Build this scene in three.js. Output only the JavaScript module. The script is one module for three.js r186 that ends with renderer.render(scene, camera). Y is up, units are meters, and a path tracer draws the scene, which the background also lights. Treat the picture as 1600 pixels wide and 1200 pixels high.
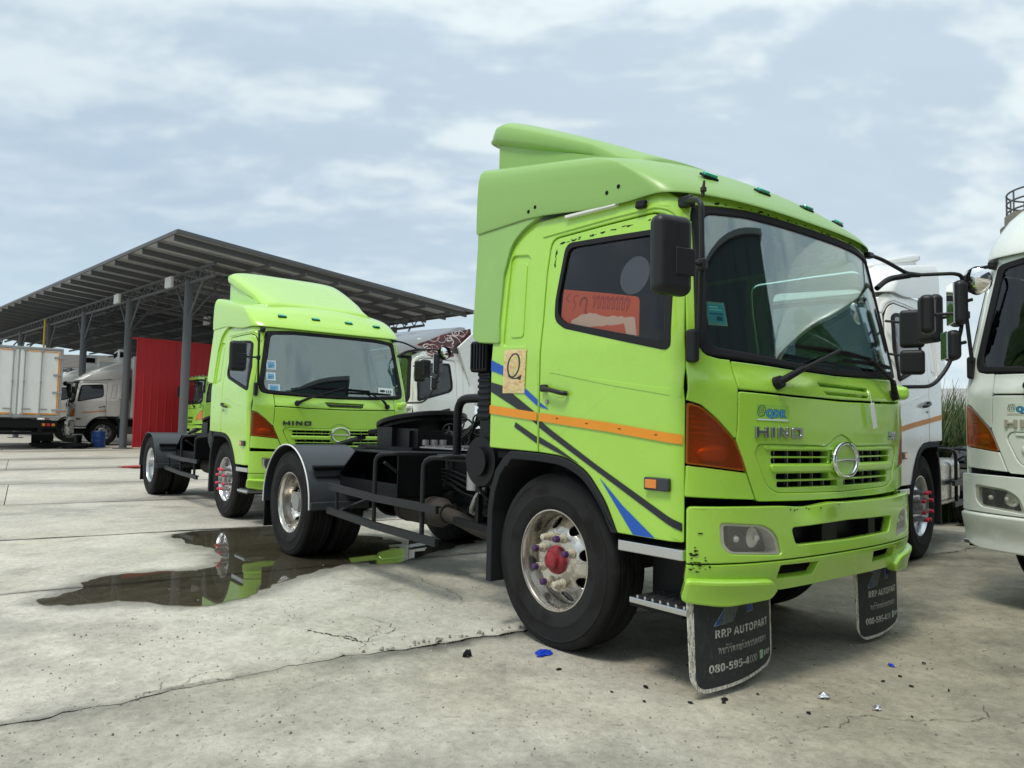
import * as THREE from 'three';
import { RoundedBoxGeometry } from 'three/addons/geometries/RoundedBoxGeometry.js';
import { TextGeometry } from 'three/addons/geometries/TextGeometry.js';
import { FontLoader } from 'three/addons/loaders/FontLoader.js';
import { TessellateModifier } from 'three/addons/modifiers/TessellateModifier.js';
import { mergeGeometries, mergeVertices, toCreasedNormals } from 'three/addons/utils/BufferGeometryUtils.js';

// ------------------------------------------------------------------ camera, sky, sun, exposure
const scene = new THREE.Scene();
const camera = new THREE.PerspectiveCamera(54.75, 1024 / 768, 0.05, 900);
camera.position.set(0, 1.29, 0);
camera.rotation.order = 'YXZ';
camera.rotation.set(0.0600, 0, 0.0207);
const renderer = new THREE.WebGLRenderer({ antialias: true });
renderer.setSize(1024, 768);
renderer.toneMapping = THREE.LinearToneMapping;
renderer.toneMappingExposure = 1.13;
renderer.shadowMap.enabled = true;
renderer.shadowMap.type = THREE.PCFSoftShadowMap;
scene.add(camera);

const hash = (x, y, s) => { let h = Math.imul(x, 374761393) ^ Math.imul(y, 668265263) ^ Math.imul(s, 1274126177); h = Math.imul(h ^ (h >>> 13), 1274126177); h ^= h >>> 16; return (h >>> 0) / 4294967296; };
function vnoise(x, y, per, s) {
  const xi = Math.floor(x), yi = Math.floor(y); let fx = x - xi, fy = y - yi;
  fx = fx * fx * (3 - 2 * fx); fy = fy * fy * (3 - 2 * fy);
  const w = per ? (v) => ((v % per) + per) % per : (v) => v;
  const x0 = w(xi), x1 = w(xi + 1), y0 = w(yi), y1 = w(yi + 1);
  const a = hash(x0, y0, s), b = hash(x1, y0, s), c = hash(x0, y1, s), d = hash(x1, y1, s);
  return a + (b - a) * fx + (c - a) * fy + (a - b - c + d) * fx * fy;
}
function fbm(x, y, oct, s, gain = 0.5, per = 0) { let v = 0, a = 1, n = 0; for (let o = 0; o < oct; o++) { v += a * vnoise(x, y, per, s + o * 17); n += a; a *= gain; x *= 2; y *= 2; per *= 2; } return v / n; }
function rng(seed) { let t = seed >>> 0; return () => { t = (t + 0x6D2B79F5) >>> 0; let r = Math.imul(t ^ (t >>> 15), 1 | t); r = (r + Math.imul(r ^ (r >>> 7), 61 | r)) ^ r; return ((r ^ (r >>> 14)) >>> 0) / 4294967296; }; }
const sstep = (a, b, x) => { const t = Math.min(1, Math.max(0, (x - a) / (b - a))); return t * t * (3 - 2 * t); };
const lerp = (a, b, t) => a + (b - a) * t;

{ // computed sky: thin broken cloud over pale blue
  const W = 2048, H = 1024, data = new Float32Array(W * H * 4);
  for (let j = 0; j < H; j++) {
    const el = ((j + 0.5) / H - 0.5) * Math.PI, ce = Math.cos(el), y = Math.sin(el);
    for (let i = 0; i < W; i++) {
      const ph = ((i + 0.5) / W - 0.5) * 2 * Math.PI, x = Math.cos(ph) * ce, z = Math.sin(ph) * ce;
      const k = (j * W + i) * 4;
      if (y < -0.03) { data[k] = 0.40; data[k + 1] = 0.40; data[k + 2] = 0.38; data[k + 3] = 1; continue; }
      const yy = Math.max(y, 0) + 0.16, px = x / yy, pz = z / yy;
      const wx = fbm(px * 0.9 + 5, pz * 0.9, 4, 3) - 0.5, wz = fbm(px * 0.9, pz * 0.9 + 9, 4, 8) - 0.5;
      const broad = fbm(px * 0.45 + 3.1 + wx * 0.9, pz * 0.8 + wz * 0.9, 4, 11, 0.45);
      const puffs = fbm(px * 2.6 + pz * 0.7 + wx * 1.6, pz * 5.6 + wz * 1.6, 6, 23, 0.6);
      const fine = fbm(px * 8 + pz * 2 + wx * 4, pz * 15 + wz * 4, 4, 37, 0.6);
      const zone = sstep(-1.1, 0.9, px + 0.30 * pz + 0.9);            // mottled bank on one side, smoother veil on the other
      let c = sstep(0.30, 0.66, 0.46 * broad + 0.04 * zone + 0.50 * (0.5 + (puffs - 0.5) * lerp(0.95, 2.3, zone)) + (fine - 0.5) * lerp(0.16, 0.42, zone));
      const grey = sstep(0.50, 0.80, broad);
      const hz = sstep(0.28, 0.0, y);
      const amt = lerp(lerp(0.10 + 0.60 * c, 0.34 + 0.66 * c, zone), 0.62, hz * 0.55);
      const lift = 1.0 + 0.42 * sstep(0.40, 1.0, y);
      const base = [lerp(0.395, 0.48, hz), lerp(0.515, 0.64, hz), lerp(0.645, 0.725, hz)], cl = [0.715 - 0.09 * grey, 0.80 - 0.085 * grey, 0.825 - 0.07 * grey];
      for (let q = 0; q < 3; q++) data[k + q] = lerp(base[q], cl[q], amt) * lift * (1 + 0.05 * (fine - 0.5));
      data[k + 3] = 1;
    }
  }
  const t = new THREE.DataTexture(data, W, H, THREE.RGBAFormat, THREE.FloatType);
  t.mapping = THREE.EquirectangularReflectionMapping; t.magFilter = THREE.LinearFilter; t.minFilter = THREE.LinearFilter; t.needsUpdate = true;
  scene.background = t; scene.environment = t;
}
const sun = new THREE.DirectionalLight(new THREE.Color().setRGB(1, 0.95, 0.87), 2.0);
sun.position.set(-11, 33, 6); sun.target.position.set(0, 0, -8);
sun.castShadow = true; sun.shadow.radius = 26; sun.shadow.mapSize.set(2048, 2048);
Object.assign(sun.shadow.camera, { left: -35, right: 35, top: 35, bottom: -35, near: 1, far: 110 });
scene.add(sun, sun.target);

// ------------------------------------------------------------------ helpers
const V2 = (x, y) => new THREE.Vector2(x, y), V3 = (x, y, z) => new THREE.Vector3(x, y, z);
const used = {};
function numbered(n) { if (!(n in used)) { used[n] = 0; return n; } used[n]++; return n + '_' + String(used[n]).padStart(3, '0'); }
function shadows(o) { o.castShadow = true; o.receiveShadow = true; return o; }
function thing(name, label, category, pos = [0, 0, 0], turn = 0, group) {
  const o = new THREE.Group(); o.name = numbered(name); scene.add(o); o.position.set(...pos); o.rotation.y = turn;
  o.userData = { label, category }; if (group) o.userData.group = group; return o;
}
function clean(g) { g = g.index ? g.toNonIndexed() : g; for (const k of Object.keys(g.attributes)) if (!['position', 'normal', 'uv'].includes(k)) g.deleteAttribute(k); if (!g.attributes.uv) g.setAttribute('uv', new THREE.BufferAttribute(new Float32Array(g.attributes.position.count * 2), 2)); g.morphAttributes = {}; return g; }
function mg(list) { list = list.flat().filter(Boolean).map(clean); return list.length === 1 ? list[0] : mergeGeometries(list, false); }
function part(name, geo, mat, parent, label) { const m = shadows(new THREE.Mesh(Array.isArray(geo) ? mg(geo) : geo, mat)); m.name = name; parent.add(m); if (label) m.userData.label = label; return m; }
function solo(name, label, category, geo, mat, group) { const m = part(numbered(name), geo, mat, scene); m.userData = { label, category }; if (group) m.userData.group = group; return m; }
function struct(name, geo, mat) { const m = part(numbered(name), geo, mat, scene); m.userData.kind = 'structure'; return m; }
const cache = {}; const G = (k, f) => (cache[k] ??= f());
function xf(g, x = 0, y = 0, z = 0, rx = 0, ry = 0, rz = 0) { const m = new THREE.Matrix4().makeRotationFromEuler(new THREE.Euler(rx, ry, rz, 'YXZ')); m.setPosition(x, y, z); return g.applyMatrix4(m); }
function bx(w, h, d, x, y, z, r = 0, rx = 0, ry = 0, rz = 0) { return xf(r ? new RoundedBoxGeometry(w, h, d, 2, Math.min(r, w / 2.02, h / 2.02, d / 2.02)) : new THREE.BoxGeometry(w, h, d), x, y, z, rx, ry, rz); }
function cyl(r1, r2, h, x, y, z, axis = 'y', n = 20) { const g = new THREE.CylinderGeometry(r1, r2, h, n); if (axis === 'x') g.rotateZ(Math.PI / 2); if (axis === 'z') g.rotateX(Math.PI / 2); g.translate(x, y, z); return g; }
function beam(a, b, w, h, r = 0) { const A = V3(...a), B = V3(...b), L = A.distanceTo(B); const g = r ? new RoundedBoxGeometry(w, h, L, 1, r) : new THREE.BoxGeometry(w, h, L); const m = new THREE.Matrix4().lookAt(B, A, Math.abs(B.y - A.y) > 0.98 * L ? V3(1, 0, 0) : V3(0, 1, 0)); m.setPosition(A.add(B).multiplyScalar(0.5)); return g.applyMatrix4(m); }
function rod(a, b, r, n = 8, r2 = r) { const A = V3(...a), B = V3(...b), L = A.distanceTo(B); const g = new THREE.CylinderGeometry(r2, r, L, n); const q = new THREE.Quaternion().setFromUnitVectors(V3(0, 1, 0), B.clone().sub(A).normalize()); g.applyQuaternion(q); g.translate((A.x + B.x) / 2, (A.y + B.y) / 2, (A.z + B.z) / 2); return g; }
function roundLine(pts, rad) { const P = pts.map(p => V3(...p)), out = [P[0]]; for (let i = 1; i < P.length - 1; i++) { const a = P[i - 1], b = P[i], c = P[i + 1]; const r = Math.min(rad, a.distanceTo(b) * 0.45, c.distanceTo(b) * 0.45); const s = b.clone().lerp(a, r / a.distanceTo(b)), e = b.clone().lerp(c, r / c.distanceTo(b)); for (let k = 0; k <= 6; k++) { const t = k / 6; out.push(s.clone().multiplyScalar((1 - t) ** 2).addScaledVector(b, 2 * t * (1 - t)).addScaledVector(e, t * t)); } } out.push(P[P.length - 1]); return out; }
class Poly extends THREE.Curve { constructor(p) { super(); this.p = p; this.l = [0]; for (let i = 1; i < p.length; i++) this.l.push(this.l[i - 1] + p[i].distanceTo(p[i - 1])); } getPoint(t, o = V3()) { const L = this.l[this.l.length - 1] * t; let i = 1; while (i < this.l.length - 1 && this.l[i] < L) i++; return o.lerpVectors(this.p[i - 1], this.p[i], (L - this.l[i - 1]) / (this.l[i] - this.l[i - 1] || 1)); } getPointAt(t, o) { return this.getPoint(t, o); } }
function tube(pts, r, bend = 0.06, n = 8) { const q = roundLine(pts, bend).filter((p, i, a) => !i || p.distanceTo(a[i - 1]) > 1e-4); return new THREE.TubeGeometry(new Poly(q), Math.max(2, q.length * 2), r, n, false); }
function ctube(pts, r, seg = 24, n = 8) { return new THREE.TubeGeometry(new THREE.CatmullRomCurve3(pts.map(p => V3(...p))), seg, r, n, false); }
function rpoly(pts, r = 0.02, n = 4) {
  const o = [], N = pts.length;
  for (let i = 0; i < N; i++) {
    const a = V2(...pts[(i + N - 1) % N]), b = V2(pts[i][0], pts[i][1]), c = V2(...pts[(i + 1) % N]);
    const rr = Math.min(pts[i][2] ?? r, a.distanceTo(b) * 0.47, c.distanceTo(b) * 0.47);
    if (rr < 0.001) { o.push(b); continue; }
    const s = b.clone().lerp(a, rr / a.distanceTo(b)), e = b.clone().lerp(c, rr / c.distanceTo(b));
    for (let k = 0; k <= n; k++) { const t = k / n; o.push(V2((1 - t) ** 2 * s.x + 2 * t * (1 - t) * b.x + t * t * e.x, (1 - t) ** 2 * s.y + 2 * t * (1 - t) * b.y + t * t * e.y)); }
  }
  return o;
}
const mirx = (p) => p.map(q => [-q[0], q[1], q[2]].filter(v => v !== undefined));
const both = (half) => half.concat(mirx(half).reverse());         // half outline with x<0 -> whole symmetrical outline
function wrap(g, map, du = 0, dv = 0, off = 0) {                   // bends a flat geometry (u, v, outward) onto a surface
  g = clean(g); const p = g.attributes.position, n = g.attributes.normal, e = 1e-3;
  for (let i = 0; i < p.count; i++) {
    const u = p.getX(i) + du, v = p.getY(i) + dv, d = p.getZ(i) + off;
    const P = V3(...map.f(u, v)), Tu = V3(...map.f(u + e, v)).sub(P).divideScalar(e), Tv = V3(...map.f(u, v + e)).sub(P).divideScalar(e);
    const N = Tu.clone().cross(Tv).multiplyScalar(map.s).normalize();
    const nn = Tu.clone().multiplyScalar(n.getX(i) / Tu.lengthSq()).addScaledVector(Tv, n.getY(i) / Tv.lengthSq()).addScaledVector(N, n.getZ(i)).normalize();
    P.addScaledVector(N, d); p.setXYZ(i, P.x, P.y, P.z); n.setXYZ(i, nn.x, nn.y, nn.z);
  }
  if (map.s < 0) for (const at of [p, n, g.attributes.uv]) { const k = at.itemSize, A = at.array; for (let i = 0; i < at.count; i += 3) for (let q = 0; q < k; q++) { const a = (i + 1) * k + q, b = (i + 2) * k + q, t = A[a]; A[a] = A[b]; A[b] = t; } }
  return g;
}
function patch(map, outer, o = {}) {
  const { holes = [], t = 0.014, bev = 0.004, off = 0, seg = 0.07, box = null } = o;
  const sh = new THREE.Shape(outer); for (const h of holes) sh.holes.push(new THREE.Path(h));
  let g = new THREE.ExtrudeGeometry(sh, { depth: Math.max(1e-4, t - 2 * bev), bevelEnabled: bev > 0, bevelThickness: bev, bevelSize: bev, bevelOffset: -bev, bevelSegments: 2, curveSegments: 4 });
  g.translate(0, 0, -(Math.max(1e-4, t - 2 * bev) + bev));
  g = clean(g); g = clean(new TessellateModifier(seg * 1.5, 12).modify(g));
  const p = g.attributes.position, uv = new Float32Array(p.count * 2);
  let b = box; if (b === 'fit') { b = [1e9, 1e9, -1e9, -1e9]; for (const q of outer) { b[0] = Math.min(b[0], q.x); b[1] = Math.min(b[1], q.y); b[2] = Math.max(b[2], q.x); b[3] = Math.max(b[3], q.y); } }
  for (let i = 0; i < p.count; i++) { let u = p.getX(i), v = p.getY(i); if (b) { u = (u - b[0]) / (b[2] - b[0]); v = (v - b[1]) / (b[3] - b[1]); } uv[2 * i] = u; uv[2 * i + 1] = v; }
  g.setAttribute('uv', new THREE.BufferAttribute(uv, 2));
  return wrap(g, map, 0, 0, off);
}
function rectPts(x0, y0, x1, y1, r = 0.01) { return rpoly([[x0, y0], [x1, y0], [x1, y1], [x0, y1]], r); }
function loft(rings, closed = true, capEnds = false) {              // rings of Vector3, smooth
  const n = rings[0].length, pos = [], idx = [], uv = [];
  rings.forEach((r, j) => r.forEach((p, i) => { pos.push(p.x, p.y, p.z); uv.push(i / n, j / rings.length); }));
  const m = closed ? n : n - 1;
  for (let j = 0; j < rings.length - 1; j++) for (let i = 0; i < m; i++) { const a = j * n + i, b = j * n + (i + 1) % n, c = a + n, d = b + n; idx.push(a, b, d, a, d, c); }
  if (capEnds) for (const j of [0, rings.length - 1]) { const c = V3(); rings[j].forEach(p => c.add(p)); c.divideScalar(n); const k = pos.length / 3; pos.push(c.x, c.y, c.z); uv.push(0, 0); for (let i = 0; i < n; i++) { const a = j * n + i, b = j * n + (i + 1) % n; j ? idx.push(a, b, k) : idx.push(b, a, k); } }
  const g = new THREE.BufferGeometry(); g.setAttribute('position', new THREE.Float32BufferAttribute(pos, 3)); g.setAttribute('uv', new THREE.Float32BufferAttribute(uv, 2)); g.setIndex(idx); g.computeVertexNormals(); return g;
}
function canvasTex(w, h, draw) { const c = document.createElement('canvas'); c.width = w; c.height = h; const x = c.getContext('2d'); draw(x, w, h); const t = new THREE.CanvasTexture(c); t.colorSpace = THREE.SRGBColorSpace; t.anisotropy = 8; return t; }
function dataTex(n, f, srgb = false, rep = 1) { const d = new Uint8Array(n * n * 4); for (let j = 0; j < n; j++) for (let i = 0; i < n; i++) { const c = f(i / n, j / n, i, j), k = (j * n + i) * 4; if (typeof c === 'number') d[k] = d[k + 1] = d[k + 2] = Math.max(0, Math.min(255, c * 255)); else for (let q = 0; q < 3; q++) d[k + q] = Math.max(0, Math.min(255, c[q] * 255)); d[k + 3] = 255; } const t = new THREE.DataTexture(d, n, n, THREE.RGBAFormat); t.wrapS = t.wrapT = THREE.RepeatWrapping; t.magFilter = THREE.LinearFilter; t.minFilter = THREE.LinearMipmapLinearFilter; t.generateMipmaps = true; if (srgb) t.colorSpace = THREE.SRGBColorSpace; t.repeat.set(rep, rep); t.needsUpdate = true; return t; }
const col = (r, g, b) => new THREE.Color().setRGB(r, g, b);
function std(c, rough = 0.6, o = {}) { return new THREE.MeshStandardMaterial({ color: Array.isArray(c) ? col(...c) : c, roughness: rough, ...o }); }
function phys(c, rough = 0.4, o = {}) { return new THREE.MeshPhysicalMaterial({ color: Array.isArray(c) ? col(...c) : c, roughness: rough, ...o }); }
const font = await new FontLoader().loadAsync('fonts/droid/droid_sans_bold.typeface.json');
function text(s, h, depth, stretch = 1) { const g = new TextGeometry(s, { font, size: h, depth, curveSegments: 4, bevelEnabled: true, bevelThickness: 0.003, bevelSize: 0.0025, bevelSegments: 2 }); g.scale(stretch, 1, 1); g.computeBoundingBox(); g.translate(-g.boundingBox.min.x, -g.boundingBox.min.y, 0); return g; }
// ------------------------------------------------------------------ materials
const grime = dataTex(512, (u, v) => { const a = fbm(u * 6, v * 6, 5, 51, 0.6, 6), b = fbm(u * 40, v * 40, 3, 61, 0.5, 40); return 0.90 + 0.09 * a + 0.03 * (b - 0.5); }, false);
const dirtT = dataTex(512, (u, v) => { const a = fbm(u * 5, v * 5, 6, 53, 0.65, 5), c = sstep(0.42, 0.66, fbm(u * 11 + 2, v * 11, 5, 57, 0.65)), k = 0.95 + 0.35 * (a - 0.5) - 0.38 * c; return [k, k * (1 - 0.05 * c), k * (1 - 0.13 * c)]; });
const roughT = dataTex(512, (u, v) => 0.72 + 0.3 * (fbm(u * 8, v * 8, 5, 71, 0.6, 8) - 0.5) + 0.06 * (fbm(u * 60, v * 60, 2, 81, 0.5, 60) - 0.5));
const paint = (c, r = 0.42) => phys(c, r, { map: grime, roughnessMap: roughT, clearcoat: 0.75, clearcoatRoughness: 0.10, ior: 1.5 });
const blk = (c, r, o = {}) => phys(c, r, { specularIntensity: 0.4, ...o });
const M = {
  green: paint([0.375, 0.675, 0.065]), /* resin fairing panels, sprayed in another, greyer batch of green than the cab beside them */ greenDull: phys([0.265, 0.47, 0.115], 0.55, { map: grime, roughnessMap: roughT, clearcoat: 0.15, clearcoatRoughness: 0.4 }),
  green2: paint([0.41, 0.71, 0.075]), white: paint([0.82, 0.82, 0.78]), white3: paint([0.74, 0.77, 0.71]),
  plastic: blk([0.018, 0.019, 0.020], 0.6, { roughnessMap: roughT, specularIntensity: 0.6 }), flare: blk([0.020, 0.022, 0.024], 0.75), chassis: blk([0.0075, 0.008, 0.009], 0.6, { roughnessMap: roughT }), guard: blk([0.02, 0.022, 0.024], 0.6, { roughnessMap: roughT }), fenderGrey: blk([0.042, 0.047, 0.052], 0.55, { roughnessMap: roughT, specularIntensity: 0.7 }),
  dark: blk([0.006, 0.006, 0.007], 0.9), trim: blk([0.010, 0.010, 0.011], 0.5), seal: blk([0.016, 0.016, 0.018], 0.7),
  rubber: blk([0.021, 0.0215, 0.022], 0.88, { map: dirtT, bumpMap: roughT, bumpScale: 0.0015 }), chrome: std([0.75, 0.77, 0.78], 0.12, { metalness: 1 }), badge: std([0.42, 0.44, 0.46], 0.28, { metalness: 1 }),
  alu: std([0.62, 0.63, 0.64], 0.38, { metalness: 1, roughnessMap: roughT }), aluOld: std([0.66, 0.64, 0.60], 0.36, { metalness: 0.92, map: dirtT, roughnessMap: roughT }), steel: std([0.36, 0.36, 0.36], 0.45, { metalness: 0.7 }),
  glass: phys([0.66, 0.86, 0.82], 0.012, { transmission: 1, thickness: 0, ior: 2.33 }), glassDark: phys([0.40, 0.42, 0.44], 0.02, { transmission: 1, thickness: 0, ior: 1.5 }), glassBlack: phys([0.02, 0.022, 0.025], 0.04, { ior: 1.5 }),
  amber: phys([0.94, 0.46, 0.085], 0.10, { transmission: 0.96, thickness: 0, ior: 1.5 }), amberSolid: phys([0.72, 0.21, 0.012], 0.2, { clearcoat: 1 }), reflector: std([0.80, 0.80, 0.78], 0.32, { metalness: 0.35 }),
  lens: phys([0.93, 0.93, 0.90], 0.05, { transmission: 0.97, thickness: 0, ior: 1.5, roughnessMap: roughT }), teal: phys([0.004, 0.42, 0.29], 0.15, { clearcoat: 1 }),
  orange: std([0.80, 0.29, 0.012], 0.5, { map: grime }), black: std([0.012, 0.014, 0.02], 0.45), blue: std([0.008, 0.085, 0.42], 0.45), whiteTrim: std([0.72, 0.72, 0.70], 0.5),
  redHub: std([0.30, 0.02, 0.03], 0.55, { map: dirtT }), cream: std([0.60, 0.56, 0.44], 0.55, { map: dirtT }), purple: std([0.06, 0.02, 0.09], 0.5), pink: std([0.80, 0.07, 0.10], 0.5), redCap: std([0.58, 0.01, 0.04], 0.4),
  interior: blk([0.014, 0.016, 0.017], 0.8), seat: blk([0.02, 0.02, 0.022], 0.9), mirror: std([0.9, 0.9, 0.9], 0.02, { metalness: 1 }), rust: std([0.036, 0.029, 0.023], 0.8, { map: grime }),
  shedSteel: std([0.095, 0.10, 0.107], 0.65), shedSheet: std([0.46, 0.47, 0.475], 0.6, { metalness: 0.2 }), red: std([0.56, 0.02, 0.028], 0.55, { map: grime }),
};
// ------------------------------------------------------------------ the forward-control truck (metres; +z ahead, origin on the ground under the front axle)
const wCab = (y) => y < 1.75 ? 1.165 : 1.165 - 0.10 * Math.pow((y - 1.75) / 0.75, 1.15);
const zCab = (y) => y < 1.5 ? 1.20 : y < 1.65 ? 1.20 - 0.04 * sstep(1.5, 1.65, y) : 1.16 - 0.15 * (y - 1.65) / 0.86;
const EX = 2.6, DEP = 0.28;
function sideX(z, y) { const zc = zCab(y) - DEP, t = Math.max(0, Math.min(0.999, (z - zc) / DEP)); return wCab(y) * Math.pow(1 - t * t, 1 / EX); }
function frontZ(x, y, w = wCab(y), zf = zCab(y), b = DEP) { const t = Math.pow(Math.min(0.999, Math.abs(x) / w), EX); return zf - b + b * Math.sqrt(1 - t); }
const side = (s) => ({ s: s < 0 ? 1 : -1, f: (u, v) => [s * sideX(u, v), v, u] });   // s=-1 right side of the truck, s=+1 left side
const front = { s: 1, f: (u, v) => [u, v, frontZ(u, v)] };
const dent = (x, y) => -0.022 * Math.exp(-(((x + 0.40) / 0.13) ** 2)) * sstep(0.80, 0.93, y) + 0.012 * Math.exp(-(((x + 0.2) / 0.1) ** 2)) * sstep(0.82, 0.93, y);
const bump = { s: 1, f: (u, v) => [u, v + 0.5 * dent(u, v), frontZ(u, v, 1.19, 1.24 - 0.05 * sstep(0.66, 0.45, v), 0.30) + dent(u, v)] };
const extX = (y) => 1.178 - 0.095 * Math.min(1, Math.max(0, (y - 1.85) / 0.78));
const ext = (s) => ({ s: s < 0 ? 1 : -1, f: (u, v) => [s * extX(v), v, u] });
const flatX = (s, X) => ({ s: s < 0 ? 1 : -1, f: (u, v) => [s * X, v, u] });
const flatZ = (Z) => ({ s: 1, f: (u, v) => [u, v, Z] });
function onMap(map, u, v, off) { const e = 1e-3, P = V3(...map.f(u, v)), N = V3(...map.f(u + e, v)).sub(P).cross(V3(...map.f(u, v + e)).sub(P)).multiplyScalar(map.s).normalize(); P.addScaledVector(N, off); return [P.x, P.y, P.z]; }

const WIN = [[0.055, 2.415, 0.06], [0.425, 2.388], [0.742, 2.362], [0.825, 2.335, 0.05], [0.894, 2.013], [0.924, 1.693, 0.05], [0.577, 1.774], [0.128, 1.882], [0.034, 1.937, 0.05], [0.022, 2.064]];
const GLA = [[0.080, 2.385, 0.06], [0.42, 2.360], [0.73, 2.336], [0.795, 2.312, 0.05], [0.868, 2.013], [0.894, 1.735, 0.05], [0.58, 1.808], [0.140, 1.912], [0.062, 1.957, 0.05], [0.047, 2.064]];
const DOOR = [[-0.065, 1.152, 0.005], [-0.067, 1.55], [-0.065, 1.94], [-0.085, 2.25], [-0.080, 2.462, 0.07], [0.41, 2.458], [0.73, 2.450], [0.82, 2.425, 0.05], [0.868, 2.33, 0.05], [0.934, 2.016], [0.978, 1.68], [0.998, 1.44], [0.998, 0.752, 0.01], [0.585, 0.752, 0.01], [0.50, 0.905, 0.05], [0.355, 1.063, 0.08], [0.17, 1.136, 0.08]];
const SLEEP = [[-0.075, 1.152, 0.004], [-0.077, 1.55], [-0.075, 1.94], [-0.095, 2.25], [-0.091, 2.473, 0.07], [0.41, 2.469], [0.73, 2.461], [0.82, 2.437, 0.06], [0.875, 2.34, 0.04], [0.890, 2.36, 0.0], [0.885, 2.49, 0.03], [0.80, 2.565, 0.02], [0.3, 2.60], [-0.34, 2.615, 0.1], [-0.56, 2.55, 0.09], [-0.56, 1.165, 0.01]];
const REC = [[-0.481, 2.43, 0.05], [-0.275, 2.40, 0.05], [-0.207, 1.805, 0.03], [-0.450, 1.818, 0.03]];
const REC2 = [[-0.436, 2.378, 0.03], [-0.312, 2.36, 0.03], [-0.258, 1.865, 0.03], [-0.390, 1.87, 0.03]];
const LAMP = [[-1.125, 1.440, 0.02], [-1.065, 1.415], [-0.984, 1.345], [-0.894, 1.253], [-0.85, 1.17], [-0.824, 1.10, 0.01], [-1.127, 1.135, 0.01]];
const CORNER = [[-1.1265, 1.450, 0.002], [-1.0995, 1.68], [-1.052, 2.016], [-1.012, 2.34], [-0.998, 2.40], [-0.955, 2.40, 0], [-1.050, 1.765], [-1.022, 1.682, 0.03], [-0.95, 1.664], [-0.880, 1.660, 0], [-0.872, 1.52], [-0.880, 1.276], [-0.890, 1.262], [-0.984, 1.355], [-1.065, 1.426]];
const LOWC = [[-1.126, 1.127, 0.008], [-0.822, 1.092, 0.008], [-0.764, 0.957, 0.01], [-1.130, 0.974, 0.01]];
const HOOD = both([[0, 0.938], [-0.40, 0.940], [-0.750, 0.948, 0.02], [-0.885, 1.262, 0.03], [-0.872, 1.300, 0.03], [-0.868, 1.500, 0.02], [-0.47, 1.487], [0, 1.480]].reverse()).reverse();
const GRIL = both([[0, 1.296], [-0.075, 1.277, 0.03], [-0.15, 1.230, 0.05], [-0.735, 1.238, 0.05], [-0.768, 1.195, 0.03], [-0.68, 1.02, 0.05], [-0.60, 0.985, 0.04], [0, 0.974]]);
const SEALO = both([[0, 2.508], [-0.60, 2.507], [-0.945, 2.486, 0.04], [-1.052, 1.756, 0.05], [-1.022, 1.680, 0.03], [-0.44, 1.643], [0, 1.634]]);
const SEALI = both([[0, 2.462], [-0.60, 2.462], [-0.885, 2.444, 0.05], [-0.985, 1.800, 0.05], [-0.968, 1.722, 0.05], [-0.44, 1.680], [0, 1.670]]);
const LITE = [[-1.008, 0.852, 0.02], [-0.745, 0.834, 0.05], [-0.655, 0.785, 0.05], [-0.622, 0.690, 0.02], [-0.64, 0.679, 0.02], [-0.96, 0.700, 0.05], [-1.003, 0.744, 0.03]];
const FOG = [[-0.625, 0.626, 0.008], [-0.300, 0.621, 0.008], [-0.325, 0.553, 0.012], [-0.632, 0.556, 0.012]];
const OVER = [[-1.146, 0.588, 0.02], [-0.685, 0.566, 0.03], [-0.632, 0.515, 0.02], [-0.668, 0.462, 0.03], [-0.958, 0.440, 0.06], [-1.144, 0.474, 0.03]];
const sc = (p, k, cx, cy) => p.map(q => [cx + (q[0] - cx) * k, cy + (q[1] - cy) * k, q[2] ?? 0.02]);

function ringPts(W, Zf, b, zr, yf) { const P = []; for (let i = 0; i <= 9; i++) P.push([W, lerp(zr, Zf - b, i / 9), 0]); for (let i = 1; i <= 16; i++) { const th = i / 16 * Math.PI / 2; P.push([W * Math.pow(Math.max(0, Math.cos(th)), 2 / EX), Zf - b + b * Math.sin(th), Math.sin(th) ** 2]); } return P.concat(P.slice(0, -1).reverse().map(q => [-q[0], q[1], q[2]])).map(([x, z, f]) => V3(x, yf(z, f), z)); }
function fairingGeo() {
  const prof = [[1.040, 2.530], [1.040, 2.542], [0.990, 2.600], [0.90, 2.675], [0.80, 2.755], [0.69, 2.830], [0.56, 2.898], [0.42, 2.960], [0.30, 3.005]];
  const Ws = [1.083, 1.087, 1.088, 1.087, 1.084, 1.078, 1.062, 1.03, 0.95], fr = [0, 0.03, 0.20, 0.40, 0.60, 0.78, 0.91, 0.98, 1.0], bs = [0.31, 0.31, 0.29, 0.265, 0.245, 0.235, 0.235, 0.24, 0.25];
  const yb = (z) => lerp(2.555, 2.645, sstep(0.55, -0.40, z)), yt = (z) => 2.862 + 0.190 * (0.52 - Math.min(0.6, z));
  const rings = prof.map((p, i) => ringPts(Ws[i], p[0], bs[i], -0.875, (z, f) => lerp(lerp(yb(z), yt(z), fr[i]), p[1], f)));
  for (const k of [0.7, 0.35, 0.0]) rings.push(rings[8].map(p => V3(p.x * k, p.y + 0.012 * (1 - k), p.z)));
  return loft(rings, false);
}
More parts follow.
